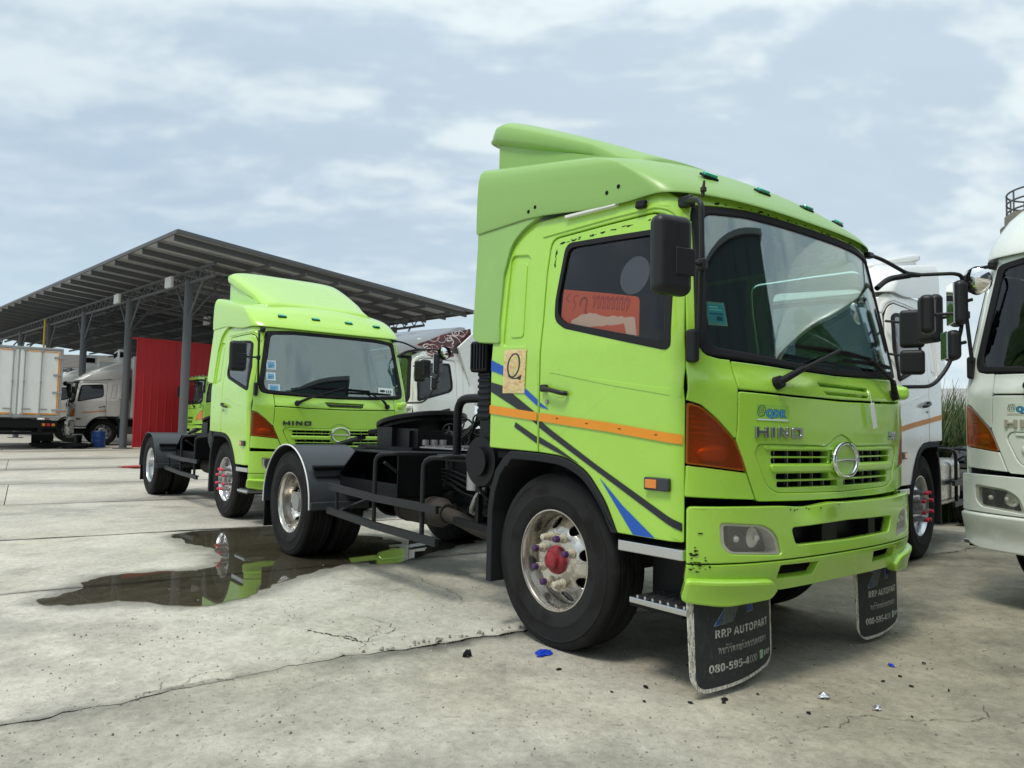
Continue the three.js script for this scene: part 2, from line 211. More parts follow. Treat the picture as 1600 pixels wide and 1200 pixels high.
function wedgeGeo() {
  const top = (z) => z > -0.743 ? 3.515 - (z + 0.743) * (0.45 + 0.02 * (z + 0.743)) : 3.515 + (-0.743 - z) * 0.40, bot = (z) => 2.95 - (z - 0.1) * 0.355;
  const zs = [0.50, 0.36, 0.2, 0.0, -0.2, -0.4, -0.6, -0.75, -0.88, -0.96, -1.02, -1.06, -1.08], R = [];
  zs.forEach((z) => {
    const e = sstep(-0.88, -1.09, z), hw = lerp(0.80, 0.885, sstep(0.5, -0.7, z)) - 0.06 * e * e, t = top(Math.max(z, -0.9)) - 0.10 * e * e, b = z > 0.1 ? bot(z) - 0.12 : bot(z) + 0.03 * e, ring = [];
    for (let i = 0; i < 44; i++) { const a = i / 44 * 2 * Math.PI, c = Math.cos(a), s = Math.sin(a); ring.push(V3(hw * Math.sign(c) * Math.pow(Math.abs(c), 0.42), (t + b) / 2 + (t - b) / 2 * Math.sign(s) * Math.pow(Math.abs(s), 0.62) , z)); }
    R.push(ring);
  });
  const neck = []; for (const z of [0.25, 0, -0.3, -0.6, -0.85, -0.96]) { const b = 2.72, t = bot(z) + 0.05, hw = 0.835, r = []; for (const [x, y] of [[-hw, b], [hw, b], [hw, t], [-hw, t]]) r.push(V3(x, y, z)); neck.push(r); }
  return [loft(R, true, true), toCreasedNormals(clean(loft(neck, true, true)), 0.5)];
}
function roofGeo() { const prof = [[1.01, 2.50], [1.0, 2.56], [0.94, 2.61], [0.80, 2.648], [0.5, 2.668]], Ws = [1.015, 1.0, 0.965, 0.90, 0.6]; const rings = prof.map((p, i) => ringPts(Ws[i], p[0], 0.33, -0.56, () => p[1] - 0.012 * (i === 0))); rings.push(rings[4].map(p => V3(0, 2.675, p.z))); return loft(rings, false); }

// wheels: axis along x, outward is -x
function tyreGeo(cx = 0) {
  const pr = [[0.292, -0.105], [0.300, -0.118], [0.33, -0.135], [0.375, -0.142], [0.378, -0.1435], [0.384, -0.1435], [0.387, -0.142], [0.42, -0.141], [0.455, -0.136], [0.459, -0.138], [0.464, -0.138], [0.467, -0.134], [0.49, -0.128], [0.505, -0.119], [0.511, -0.110]];
  const half = []; for (const [a, b] of [[0.085, 0.075], [0.037, 0.027]]) half.push([0.515, -a - 0.003], [0.504, -a + 0.001], [0.504, -b - 0.001], [0.515, -b + 0.003]);
  half.push([0.515, -0.006], [0.506, -0.004]);
  const L = pr.concat(half), all = L.concat(L.slice().reverse().map(([r, a]) => [r, -a]));
  let g = new THREE.LatheGeometry(all.map(([r, a]) => V2(r, a)), 64); g = toCreasedNormals(clean(g), 0.55); g.rotateZ(Math.PI / 2); g.translate(cx, 0, 0); return g;
}
function discMap(prof) { return { s: 1, f: (u, v) => { const r = Math.hypot(u, v); let i = 0; while (i < prof.length - 2 && r > prof[i + 1][0]) i++; const t = (r - prof[i][0]) / (prof[i + 1][0] - prof[i][0]); return [-lerp(prof[i][1], prof[i + 1][1], t), v, u]; } }; }
function circle(r, n = 40, cx = 0, cy = 0) { const o = []; for (let i = 0; i < n; i++) { const a = i / n * 2 * Math.PI; o.push(V2(cx + r * Math.cos(a), cy + r * Math.sin(a))); } return o; }
function rimGeo(rear) {
  const barrel = rear ? [[0.2985, 0.112], [0.2985, 0.121], [0.291, 0.121], [0.287, 0.112], [0.278, 0.108], [0.262, 0.09], [0.258, 0.03], [0.245, 0.0], [0.243, -0.06], [0.262, -0.10], [0.2985, -0.115]] : [[0.2985, 0.112], [0.2985, 0.121], [0.291, 0.121], [0.287, 0.112], [0.281, 0.104], [0.273, 0.07], [0.268, 0.03], [0.262, -0.04], [0.2985, -0.115]];
  let b = toCreasedNormals(clean(new THREE.LatheGeometry(barrel.map(([r, a]) => V2(r, a)), 64)), 0.6); b.rotateZ(Math.PI / 2);
  const prof = rear ? [[0.0, -0.055], [0.17, -0.055], [0.20, -0.04], [0.225, -0.01], [0.27, 0.02]] : [[0.0, 0.085], [0.165, 0.085], [0.176, 0.082], [0.20, 0.064], [0.24, 0.024], [0.27, 0.0]];
  const holes = []; for (let i = 0; i < 8; i++) { const a = (i + 0.3) / 8 * 2 * Math.PI; holes.push(circle(0.0345, 18, 0.2195 * Math.cos(a), 0.2195 * Math.sin(a)).reverse()); }
  const d = patch(discMap(prof), circle(0.266, 72), { holes, t: 0.016, bev: 0.003, seg: 0.03 });
  return [b, d];
}
function wheel(truck, x, y, z, rear, o) {
  const w = new THREE.Group(); w.name = rear ? 'rear_wheel' : 'front_wheel'; truck.add(w); w.position.set(x, y, z); w.rotation.y = (x < 0 ? 0 : Math.PI) + (o.steer && !rear ? o.steer : 0); w.rotation.order = 'YXZ';
  part('tyre', G('tyre', () => tyreGeo(0)), M.rubber, w);
  part('rim', G('rim' + rear, () => mg(rimGeo(rear))), o.rim ?? M.aluOld, w);
  if (rear) { part('tyre', G('tyreIn', () => tyreGeo(0.315)), M.rubber, w); part('brake_drum', G('drum', () => cyl(0.2, 0.2, 0.2, 0.2, 0, 0, 'x', 24)), M.chassis, w); part('hub', G('rhub', () => mg([cyl(0.085, 0.1, 0.12, -0.0, 0, 0, 'x', 20), ...Array.from({ length: 8 }, (_, i) => cyl(0.016, 0.016, 0.05, 0.035, 0.1425 * Math.sin(i * Math.PI / 4), 0.1425 * Math.cos(i * Math.PI / 4), 'x', 6))])), M.steel, w); return w; }
  part('brake_drum', G('fdrum', () => cyl(0.2, 0.2, 0.14, 0.06, 0, 0, 'x', 24)), M.chassis, w);
  part('hub_cap', G('hub', () => { const g = new THREE.LatheGeometry([[0.001, 0.150], [0.040, 0.150], [0.047, 0.146], [0.050, 0.138], [0.052, 0.118], [0.070, 0.114], [0.080, 0.106], [0.086, 0.085]].map(([r, a]) => V2(r, a)), 32); g.rotateZ(Math.PI / 2); return toCreasedNormals(clean(g), 0.6); }), o.hub ?? M.steel, w);
  for (let i = 0; i < 8; i++) {
    const a = (i + 0.5) * Math.PI / 4 + (o.nutTurn ?? 0), py = 0.1425 * Math.sin(a), pz = 0.1425 * Math.cos(a), L = o.nutLong ?? 0;
    if (o.nutSkip === i) continue;
    const n = part('wheel_nut', G('nut' + L, () => mg([cyl(0.0235, 0.0235, 0.034 + L, -0.101 - L / 2, 0, 0, 'x', 6), cyl(0.029, 0.029, 0.01, -0.090, 0, 0, 'x', 14)])), o.nut ?? M.cream, w); n.position.set(0, py, pz);
    const c = part('nut_cap', G('ncap' + L, () => mg([cyl(0.0195, 0.0215, 0.030, -0.133 - L, 0, 0, 'x', 6), cyl(0.012, 0.0195, 0.005, -0.1505 - L, 0, 0, 'x', 6)])), (o.caps ?? [M.purple])[i % (o.caps?.length ?? 1)], w); c.position.set(0, py, pz);
  }
  return w;
}
const FARC = Array.from({ length: 15 }, (_, i) => { const a = lerp(3.20, -0.03, i / 14); return [-3.835 + 0.592 * Math.cos(a), 0.515 + 0.572 * Math.sin(a)]; });
const blade = (pts, w, h) => { const o = []; for (let i = 0; i < pts.length - 1; i++) o.push(beam(pts[i], pts[i + 1], w, h)); return o; };

function letters() {
  const h = 0.056, y = 1.270, b = 0.017, q = { t: 0.014, off: 0.014, bev: 0.003, seg: 0.06 }, P = (a, x) => patch(front, rpoly(a.map(p => [p[0] + x, p[1] + y]), 0.004), q);
  return mg([P([[0, 0], [b * 1.3, 0], [b * 1.3, h * 0.38], [0.066, h * 0.38], [0.066, 0], [0.066 + b * 1.3, 0], [0.066 + b * 1.3, h], [0.066, h], [0.066, h * 0.66], [b * 1.3, h * 0.66], [b * 1.3, h], [0, h]], -0.768), P([[0, 0], [b * 1.3, 0], [b * 1.3, h], [0, h]], -0.656), P([[0, 0], [b * 1.2, 0], [b * 1.2, h * 0.60], [0.062, 0], [0.086, 0], [0.086, h], [0.066, h], [0.066, h * 0.42], [b * 1.4, h], [0, h]], -0.608),
    patch(front, rpoly([[-0.497, y], [-0.405, y], [-0.405, y + h], [-0.497, y + h]], 0.014), { ...q, holes: [rpoly([[-0.476, y + 0.014], [-0.426, y + 0.014], [-0.426, y + h - 0.014], [-0.476, y + h - 0.014]], 0.006)] })]);
}
function makeTruck(o) {
  const T = thing(o.name ?? 'tractor_truck', o.label, 'truck', o.pos, o.turn);
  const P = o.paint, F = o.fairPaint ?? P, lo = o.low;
  const KEY = (k) => k;
  for (const s of [-1, 1]) {
    const S = side(s), k = s < 0 ? 'R' : 'L', mx = s < 0 ? (p) => p : mirx;
    const holesD = [rpoly(WIN, 0.02)]; if (o.lowWindow) holesD.push(rpoly([[0.10, 1.62], [0.86, 1.47], [0.86, 1.30], [0.55, 1.28], [0.12, 1.42]], 0.05));
    const door = part('door', G('door' + k + (o.lowWindow ? 'w' : ''), () => patch(S, rpoly(DOOR, 0.02), { holes: holesD, t: 0.03, bev: 0.006, seg: 0.042 })), P, T);
    part('window_seal', G('ws' + k, () => patch(S, rpoly(WIN, 0.02), { holes: [rpoly(GLA, 0.02)], t: 0.02, bev: 0.004, off: 0.004 })), M.seal, door);
    part('side_window', G('sw' + k, () => patch(S, rpoly(sc(GLA, 1.02, 0.45, 2.05), 0.02), { t: 0.004, bev: 0, off: -0.008 })), o.sideGlass ?? M.glassDark, door);
    if (o.lowWindow) part('lower_window', G('lw' + k, () => patch(S, holesD[1], { t: 0.006, bev: 0, off: -0.006 })), M.glassBlack, door);
    part('door_handle', G('dh' + k, () => { const a = (u, v, d) => onMap(S, u, v, d); return mg([ctube([a(-0.03, 1.536, 0.01), a(0.02, 1.53, 0.035), a(0.1, 1.515, 0.042), a(0.17, 1.50, 0.035), a(0.19, 1.497, 0.01)], 0.014, 14), patch(S, rectPts(-0.035, 1.512, 0.015, 1.556, 0.012), { t: 0.03, off: 0.03, bev: 0.006 })]); }), M.plastic, door);
    part('handle_recess', G('dr' + k, () => patch(S, rpoly([[0.04, 1.565], [0.15, 1.55], [0.165, 1.475], [0.055, 1.48]], 0.05), { t: 0.002, off: 0.002, bev: 0.0008 })), P, door);
    part('lock_cylinder', G('dl' + k, () => wrap(new THREE.CylinderGeometry(0.013, 0.013, 0.012, 12).rotateX(Math.PI / 2), S, 0.005, 1.452, 0.004)), M.steel, door);
    part('body_crease', G('cr' + k, () => patch(S, rpoly([[0.02, 1.628], [0.5, 1.562], [0.985, 1.497], [0.985, 1.462], [0.5, 1.538]], 0.004), { t: 0.004, off: 0.003, bev: 0.0018 })), P, door);
    part('sleeper_panel', G('sl' + k, () => patch(S, rpoly(SLEEP, 0.01), { holes: [rpoly(REC, 0.03)], t: 0.03, bev: 0.006, seg: 0.06 })), P, T);
    part('pressed_recess', G('pr' + k, () => mg([patch(S, rpoly(sc(REC, 1.04, -0.37, 2.1), 0.03), { t: 0.01, off: -0.014, bev: 0.002 }), patch(S, rpoly(REC2, 0.03), { t: 0.012, off: -0.006, bev: 0.005 })])), P, T);
    part('drip_rail', G('dg' + k, () => patch(S, rpoly([[-0.17, 2.492], [0.41, 2.490], [0.74, 2.480], [0.83, 2.452, 0.05], [0.878, 2.35], [0.890, 2.36], [0.85, 2.472, 0.05], [0.74, 2.500], [0.41, 2.508], [-0.18, 2.510]], 0.01), { t: 0.012, off: 0.008, bev: 0.004 })), P, T);
    part('corner_panel', G('cp' + k, () => patch(front, rpoly(mx(CORNER), 0.008), { t: 0.03, bev: 0.005, seg: 0.05 })), P, T);
    part('lower_corner_panel', G('lc' + k, () => patch(front, rpoly(mx(LOWC), 0.01), { t: 0.03, bev: 0.006, seg: 0.05 })), P, T);
    const lamp = part('turn_signal', G('tsl' + k, () => patch(front, rpoly(mx(LAMP), 0.01), { t: 0.006, bev: 0.002, off: 0.004, seg: 0.03 })), lo ? M.amberSolid : M.amber, T, 'amber corner turn signal lamp');
    if (!lo) {
      part('lamp_bowl', G('tsb' + k, () => { const L = [patch(front, rpoly(mx(sc(LAMP, 1.0, -0.98, 1.25)), 0.01), { t: 0.004, bev: 0, off: -0.045, seg: 0.03 }), patch(front, rpoly(mx(LAMP), 0.01), { holes: [rpoly(mx(sc(LAMP, 0.93, -1.01, 1.24)), 0.01)], t: 0.05, bev: 0, off: 0.0, seg: 0.03 })]; for (let i = 0; i < 5; i++) { const y = 1.405 - i * 0.028, x1 = -1.085 + i * 0.028; L.push(patch(front, rpoly(mx([[-1.115, y], [x1, y - 0.004], [x1, y - 0.016], [-1.115, y - 0.012]]), 0.003), { t: 0.02, off: -0.028, bev: 0.004, seg: 0.05 })); } const b = new THREE.SphereGeometry(0.075, 24, 12); b.scale(1.25, 0.62, 0.45); L.push(wrap(b, front, s * 0.985, 1.185, -0.04)); return mg(L); }), G('lampBowl', () => std([0.42, 0.41, 0.39], 0.35, { metalness: 0.4 })), lamp);
    }
    part('side_marker', G('sm' + k, () => patch(S, rectPts(0.787, 0.995, 0.94, 1.06, 0.008), { t: 0.03, off: 0.026, bev: 0.006 })), M.fenderGrey, T).add((() => { const m = shadows(new THREE.Mesh(G('sml' + k, () => patch(S, rectPts(0.800, 1.006, 0.872, 1.05, 0.005), { t: 0.006, off: 0.031, bev: 0.002 })), M.amberSolid)); m.name = 'marker_lens'; return m; })());
    // wheel arch and mudguard behind the front wheel
    const AR = [[-0.40, 1.06], [-0.345, 1.150, 0.03], [-0.10, 1.148, 0.1], [0.17, 1.132, 0.1], [0.352, 1.06, 0.1], [0.497, 0.902, 0.1], [0.583, 0.750]], AI = [[0.548, 0.750], [0.462, 0.885, 0.1], [0.33, 1.02, 0.1], [0.16, 1.085, 0.1], [-0.10, 1.10, 0.1], [-0.32, 1.10, 0.02], [-0.36, 1.05]];
    part('wheel_arch', G('wa' + k, () => mg([patch(S, rpoly(AR.concat(AI), 0.004), { t: 0.06, off: 0.012, bev: 0.006 }), loft([0.7, 1.15].map(X => roundLine(AI.map(q => [s * X, q[1], q[0]]), 0.1)), false)])), M.flare, T);
    part('mudguard', G('mgd' + k, () => { const L = [[-0.345, 1.15], [-0.43, 1.115], [-0.52, 1.02], [-0.575, 0.88], [-0.595, 0.75], [-0.60, 0.30]], I = [[-0.545, 0.30], [-0.545, 0.75], [-0.52, 0.88], [-0.47, 0.99], [-0.40, 1.07], [-0.33, 1.105]]; const m = { s: s < 0 ? 1 : -1, f: (u, v) => [s * 1.145, v, u] }; return mg([patch(m, rpoly(L.concat(I), 0.01), { t: 0.42, bev: 0.006, seg: 0.3 })]); }), M.flare, T);
    // steps
    part('upper_step', G('us' + k, () => mg([patch(flatX(s, 1.15), rpoly([[0.575, 0.660], [1.005, 0.664], [1.005, 0.718], [0.575, 0.716]], 0.008), { t: 0.24, bev: 0.006, seg: 0.5 })])), M.alu, T);
    part('lower_step', G('ls' + k, () => mg([patch(flatX(s, 1.15), rpoly([[0.66, 0.405], [1.03, 0.405], [1.03, 0.435], [0.66, 0.435]], 0.006), { t: 0.26, bev: 0.005, seg: 0.5 }), ...Array.from({ length: 7 }, (_, i) => bx(0.2, 0.012, 0.012, s * 1.03, 0.440, 0.70 + i * 0.05))])), M.alu, T);
    part('step_well', G('sw_' + k, () => mg([bx(0.05, 0.45, 0.46, s * 0.86, 0.63, 0.82), bx(0.26, 0.02, 0.34, s * 1.0, 0.395, 0.82), bx(0.24, 0.30, 0.02, s * 0.97, 0.56, 0.985)])), M.chassis, T);
    // headlamp, fog recess, bumper corner
    const hl = part('headlamp', G('hl' + k, () => patch(bump, rpoly(mx(LITE), 0.02), { t: 0.006, bev: 0.002, off: -0.004, seg: 0.04 })), M.lens, T);
    part('lamp_bowl', G('hb' + k, () => { const L = [patch(bump, rpoly(mx(LITE), 0.02), { holes: [rpoly(mx(sc(LITE, 0.9, -0.83, 0.765)), 0.02)], t: 0.08, bev: 0.004, off: -0.012, seg: 0.05 }), patch(bump, rpoly(mx(LITE), 0.02), { t: 0.004, bev: 0, off: -0.09, seg: 0.05 })]; for (const [u, r] of [[-0.90, 0.052], [-0.77, 0.06]]) { const b = new THREE.SphereGeometry(r, 20, 12, 0, 2 * Math.PI, 0, Math.PI / 2).rotateX(Math.PI / 2); b.scale(1, 1, 0.6); L.push(wrap(b, bump, -s * u, 0.765 , -0.085), wrap(new THREE.SphereGeometry(0.018, 10, 8), bump, -s * u, 0.768, -0.035)); } return mg(L); }), M.reflector, hl);
    if (!o.deepBumper) part('bumper_corner', G('ov' + k, () => patch(bump, rpoly(mx(OVER), 0.02), { t: 0.07, bev: 0.014, off: 0.038, seg: 0.06 })), o.bumperPaint ?? P, T);
    // axle-end mirrors
    if (s < 0 && !o.noMirrors) {
      const m = part('wing_mirror', G('mir', () => { const g = new RoundedBoxGeometry(0.205, 0.38, 0.10, 5, 0.045); g.rotateY(-0.25); g.translate(-1.352, 2.118, 1.085); return mg([g, bx(0.11, 0.13, 0.016, -1.318, 2.085, 1.142, 0.006, 0, -0.25)]); }), M.plastic, T);
      part('mirror_glass', G('mirg', () => { const g = new RoundedBoxGeometry(0.15, 0.33, 0.02, 2, 0.003); g.rotateY(-0.25); g.translate(-1.340, 2.118, 1.046); return g; }), M.mirror, m);
      part('mirror_arm', G('mira', () => mg([tube([[-0.985, 2.50, 0.87], [-1.03, 2.485, 0.94], [-1.075, 2.465, 1.015], [-1.085, 2.43, 1.055], [-1.085, 2.13, 1.06], [-1.075, 1.95, 1.045], [-1.065, 1.77, 1.03]], 0.014, 0.05), rod([-1.085, 2.12, 1.06], [-1.30, 2.118, 1.09], 0.012), bx(0.04, 0.06, 0.05, -1.085, 2.12, 1.06, 0.01), bx(0.05, 0.06, 0.09, -0.98, 2.50, 0.88, 0.015), bx(0.045, 0.17, 0.07, -1.085, 1.72, 1.005, 0.02)])), M.plastic, T);
    }
    if (s > 0 && !o.noMirrors) {
      part('mirror_arm', G('mirL', () => mg([tube([[0.93, 2.53, 0.90], [1.10, 2.515, 0.925], [1.30, 2.42, 1.02], [1.42, 2.415, 1.255], [1.48, 2.405, 1.285], [1.50, 2.33, 1.28], [1.50, 2.03, 1.27], [1.42, 1.77, 1.21], [1.32, 1.635, 1.15], [1.10, 1.625, 1.05]], 0.0135, 0.07), tube([[1.30, 2.42, 1.02], [1.12, 2.38, 0.95], [1.0, 2.30, 0.93]], 0.02, 0.06), bx(0.07, 0.04, 0.05, 0.95, 2.525, 0.9, 0.012), rod([1.27, 2.425, 1.0], [1.34, 2.42, 1.07], 0.024, 8, 0.016)])), M.plastic, T);
      for (const [x, y, z, h, w] of [[1.50, 2.215, 1.24, 0.31, 0.19], [1.49, 1.925, 1.20, 0.21, 0.17]]) {
        const m = part('wing_mirror', G('mm' + h, () => { const g = new RoundedBoxGeometry(w, h, 0.09, 5, 0.04); g.rotateY(0.62); g.translate(x, y, z + 0.01); return mg([g, rod([x, y, z], [x, y + 0.02, z + 0.1], 0.012)]); }), M.plastic, T);
        part('mirror_glass', G('mg' + h, () => { const g = new RoundedBoxGeometry(w * 0.9, h * 0.92, 0.014, 3, 0.006); g.rotateY(0.62); g.translate(x - 0.024, y, z - 0.028); return g; }), M.mirror, m);
      }
      const rm = part('round_mirror', G('rmir', () => { const g = new THREE.SphereGeometry(0.1, 28, 10, 0, 2 * Math.PI, 0, Math.PI / 2.2); g.scale(1, 0.55, 1); g.rotateX(Math.PI / 2); g.rotateZ(0); const q = new THREE.Quaternion().setFromUnitVectors(V3(0, 0, 1), V3(0.35, 0.1, -0.9).normalize()); g.applyQuaternion(q); g.translate(1.53, 2.365, 1.365); return mg([g, rod([1.50, 2.30, 1.28], [1.53, 2.35, 1.35], 0.012)]); }), M.plastic, T);
      part('mirror_glass', G('rmg', () => { const g = new THREE.SphereGeometry(0.12, 32, 12, 0, 2 * Math.PI, 0, 0.86); g.translate(0, -0.12 * Math.cos(0.86), 0); g.rotateX(Math.PI / 2); const q = new THREE.Quaternion().setFromUnitVectors(V3(0, 0, 1), V3(-0.78, -0.28, 0.15).normalize()); g.applyQuaternion(q); g.translate(1.515, 2.36, 1.365); return g; }), M.mirror, rm);
      part('blind_spot_mirror', G('bsm', () => { const g = new RoundedBoxGeometry(0.17, 0.27, 0.09, 5, 0.035); g.rotateY(0.3); g.translate(1.38, 2.14, 1.10); return mg([g, rod([1.40, 2.14, 1.12], [1.50, 2.15, 1.25], 0.011)]); }), M.plastic, T);
    }
  }
  // front of the cab
  part('windscreen_seal', G('wss', () => patch(front, rpoly(SEALO, 0.03), { holes: [rpoly(SEALI, 0.03)], t: 0.028, bev: 0.008, off: 0.006, seg: 0.06 })), M.seal, T);
  part('windscreen', G('wsg', () => patch(front, rpoly(both([[0, 2.480], [-0.60, 2.480], [-0.905, 2.460, 0.05], [-1.005, 1.800, 0.05], [-0.985, 1.705, 0.05], [-0.44, 1.662], [0, 1.652]]), 0.03), { t: 0.005, bev: 0, off: -0.004, seg: 0.05 })), o.screen ?? M.glass, T);
  part('header_panel', G('hdp', () => patch(front, rpoly(both([[0, 2.60], [-0.6, 2.60], [-0.94, 2.575, 0.03], [-0.985, 2.40], [-0.962, 2.40], [-0.945, 2.492, 0.04], [-0.60, 2.512], [0, 2.513]]), 0.01), { t: 0.02, bev: 0.004, seg: 0.06 })), P, T);
  const cowl = part('cowl_panel', G('cwl', () => patch(front, rpoly(both([[0, 1.628], [-0.44, 1.637], [-0.872, 1.655, 0.01], [-0.866, 1.512, 0.015], [-0.47, 1.498], [0, 1.491]]), 0.01), { holes: [rpoly([[-0.22, 1.580, 0.02], [0.36, 1.575, 0.02], [0.33, 1.512, 0.03], [-0.16, 1.512, 0.03]], 0.02)], t: 0.03, bev: 0.006, seg: 0.05 })), P, T);
  part('cowl_recess', G('cwr', () => patch(front, rectPts(-0.25, 1.498, 0.39, 1.60, 0.02), { t: 0.006, off: -0.035, bev: 0, seg: 0.06 })), P, cowl);
  part('grab_handle', G('cwh', () => patch(front, rpoly([[-0.205, 1.556], [0.34, 1.551], [0.335, 1.528], [-0.19, 1.530]], 0.01), { t: 0.022, off: 0.004, bev: 0.008, seg: 0.06 })), o.handle ?? P, cowl);
  part('mirror_mount', G('ear', () => mg([bx(0.13, 0.085, 0.14, 0.985, 1.575, 1.06, 0.03, 0, 0.5), bx(0.10, 0.07, 0.08, 1.055, 1.60, 1.03, 0.025)])), P, T);
  const hood = part('front_panel', G('hood', () => patch(front, rpoly(HOOD, 0.006), { holes: [rpoly(GRIL, 0.02)], t: 0.03, bev: 0.006, seg: 0.05 })), P, T);
  const slots = []; for (const [y0, y1, x0, x1] of [[1.176, 1.204, 0.645, 0.125], [1.138, 1.166, 0.645, 0.135], [1.055, 1.086, 0.605, 0.12], [1.014, 1.044, 0.60, 0.0]]) { const m = (a) => rpoly(a, 0.013); if (x1 > 0) slots.push(m([[-x0, y0], [-x1, y0 - 0.003], [-x1, y1 - 0.003], [-x0, y1]]), m([[x0, y0], [x1, y0 - 0.003], [x1, y1 - 0.003], [x0, y1]])); else slots.push(m([[-x0, y0], [-0.03, y0 - 0.004], [-0.03, y1 - 0.004], [-x0, y1]]), m([[x0, y0], [0.03, y0 - 0.004], [0.03, y1 - 0.004], [x0, y1]])); }
  const gr = part('grille', G('gril', () => patch(front, rpoly(sc(GRIL, 0.992, 0, 1.12), 0.02), { holes: slots, t: 0.05, bev: 0.005, off: -0.006, seg: 0.06 })), P, T);
  part('grille_rib', G('grib', () => mg([patch(front, rpoly(both([[-0.13, 1.130], [-0.66, 1.134, 0.02], [-0.645, 1.092, 0.02], [-0.12, 1.088]]), 0.01), { t: 0.02, off: 0.010, bev: 0.009, seg: 0.06 }), patch(front, rpoly(both([[-0.14, 1.222], [-0.70, 1.228, 0.02], [-0.69, 1.208, 0.01], [-0.14, 1.206]]), 0.006), { t: 0.012, off: 0.003, bev: 0.005, seg: 0.06 })])), P, gr);
  part('radiator_mesh', G('rad', () => { const L = [patch(front, rectPts(-0.75, 0.98, 0.75, 1.24, 0.02), { t: 0.006, off: -0.09, bev: 0, seg: 0.1 })]; return mg(L); }), M.dark, gr);
  for (let i = -5; i <= 5; i++) if (i) part('grille_fin', G('gfin' + i, () => patch(front, rectPts(i * 0.115 - 0.003, 1.0, i * 0.115 + 0.003, 1.215, 0.001), { t: 0.02, off: -0.045, bev: 0, seg: 0.2 })), M.steel, gr);
  if (!lo) {
    part('emblem', G('emb', () => { const ov = (a, b, n = 40) => { const r = []; for (let i = 0; i < n; i++) { const t = i / n * 2 * Math.PI; r.push([a * Math.sign(Math.cos(t)) * Math.pow(Math.abs(Math.cos(t)), 1.0), b * Math.sin(t)]); } return r.map(q => V2(q[0], q[1] + 1.152)); }; const ring = patch(front, ov(0.142, 0.104), { holes: [ov(0.112, 0.085)], t: 0.03, off: 0.035, bev: 0.009, seg: 0.05 }); const bar = patch(front, rpoly([[-0.118, 1.163], [0, 1.158], [0.118, 1.163], [0.118, 1.141], [0, 1.146], [-0.118, 1.141]], 0.004), { t: 0.026, off: 0.032, bev: 0.007, seg: 0.05 }); return mg([ring, bar]); }), M.chrome, gr);
    part('emblem_base', G('embb', () => { const r = []; for (let i = 0; i < 32; i++) { const t = i / 32 * 2 * Math.PI; r.push(V2(0.118 * Math.cos(t), 1.152 + 0.088 * Math.sin(t))); } return patch(front, r, { t: 0.02, off: 0.014, bev: 0.005, seg: 0.06 }); }), P, gr);
    part('name_badge', G('hino', () => letters()), o.badge ?? M.badge, hood, 'metal letters on the front panel');
    part('series_badge', G('n500', () => wrap(text('500', 0.046, 0.008, 1.25), front, 0.62, 1.268, 0.002)), M.badge, hood);
  }
  // wipers
  for (const [p0, elbow, b0, b1] of [[[-0.595, 1.552], [0.04, 1.772], [-0.38, 1.768], [0.45, 1.756]], [[0.725, 1.545], [0.42, 1.742], [0.10, 1.722], [0.80, 1.728]]]) {
    const w = part('wiper', G('wp' + p0[0], () => { const a = (u, v, d) => onMap(front, u, v, d); const L = [rod(a(p0[0], p0[1], 0.02), a(lerp(p0[0], elbow[0], 0.28), lerp(p0[1], elbow[1], 0.34), 0.06), 0.021, 10, 0.017), rod(a(lerp(p0[0], elbow[0], 0.28), lerp(p0[1], elbow[1], 0.34), 0.06), a(elbow[0], elbow[1], 0.035), 0.011), wrap(new THREE.CylinderGeometry(0.028, 0.034, 0.035, 16).rotateX(Math.PI / 2), front, p0[0], p0[1], 0.02)]; return mg(L); }), M.trim, T);
    part('wiper_blade', G('wb' + p0[0], () => { const a = (u, v, d) => onMap(front, u, v, d); const q = []; for (let i = 0; i <= 8; i++) q.push(a(lerp(b0[0], b1[0], i / 8), lerp(b0[1], b1[1], i / 8), 0.014)); return mg([...blade(q, 0.012, 0.02), ...blade(q.map((p, i) => [p[0], p[1] + 0.012 * Math.sin(i / 8 * Math.PI), p[2] + 0.012]), 0.006, 0.008)]); }), M.trim, w);
  }
  // bumper
  const bp = part('bumper', G('bmp', () => patch(bump, rpoly(both([[0, 0.922], [-0.5, 0.922], [-0.9, 0.928], [-1.150, 0.930, 0.025], [-1.150, 0.658, 0.006], [-0.6, 0.656], [0, 0.656]]), 0.012), { holes: [rpoly(LITE, 0.02), rpoly(mirx(LITE), 0.02), rpoly(both([[0, 0.822], [-0.548, 0.812, 0.03], [-0.512, 0.722, 0.03], [0, 0.716]]), 0.02)], t: 0.045, bev: 0.005, seg: 0.06 })), o.bumperPaint ?? P, T);
  part('bumper_valance', G('bmv', () => patch(bump, rpoly(both([[0, 0.648], [-1.150, 0.650, 0.006], [-1.146, 0.560, 0.02], [-0.66, 0.52, 0.03], [-0.60, 0.492, 0.03], [0, 0.498]]), 0.012), { holes: [rpoly(FOG, 0.01), rpoly(mirx(FOG), 0.01)], t: 0.045, bev: 0.005, seg: 0.07 })), o.bumperPaint ?? P, T);
  if (o.deepBumper) part('lower_apron', G('apron', () => patch(bump, rpoly(both([[0, 0.645], [-0.9, 0.645], [-1.152, 0.645, 0.02], [-1.150, 0.43, 0.06], [-1.02, 0.385, 0.08], [0, 0.40]]), 0.02), { t: 0.05, off: 0.016, bev: 0.012, seg: 0.08 })), P, T);
  part('bumper_beam', G('bmb', () => mg([bx(1.9, 0.20, 0.10, 0, 0.77, 1.07), bx(1.7, 0.16, 0.08, 0, 0.59, 1.05), bx(0.16, 0.11, 0.10, -0.12, 0.765, 1.14), bx(0.08, 0.1, 0.12, 0.36, 0.765, 1.13), bx(2.0, 0.1, 0.3, 0, 0.985, 0.80)])), M.chassis, T);
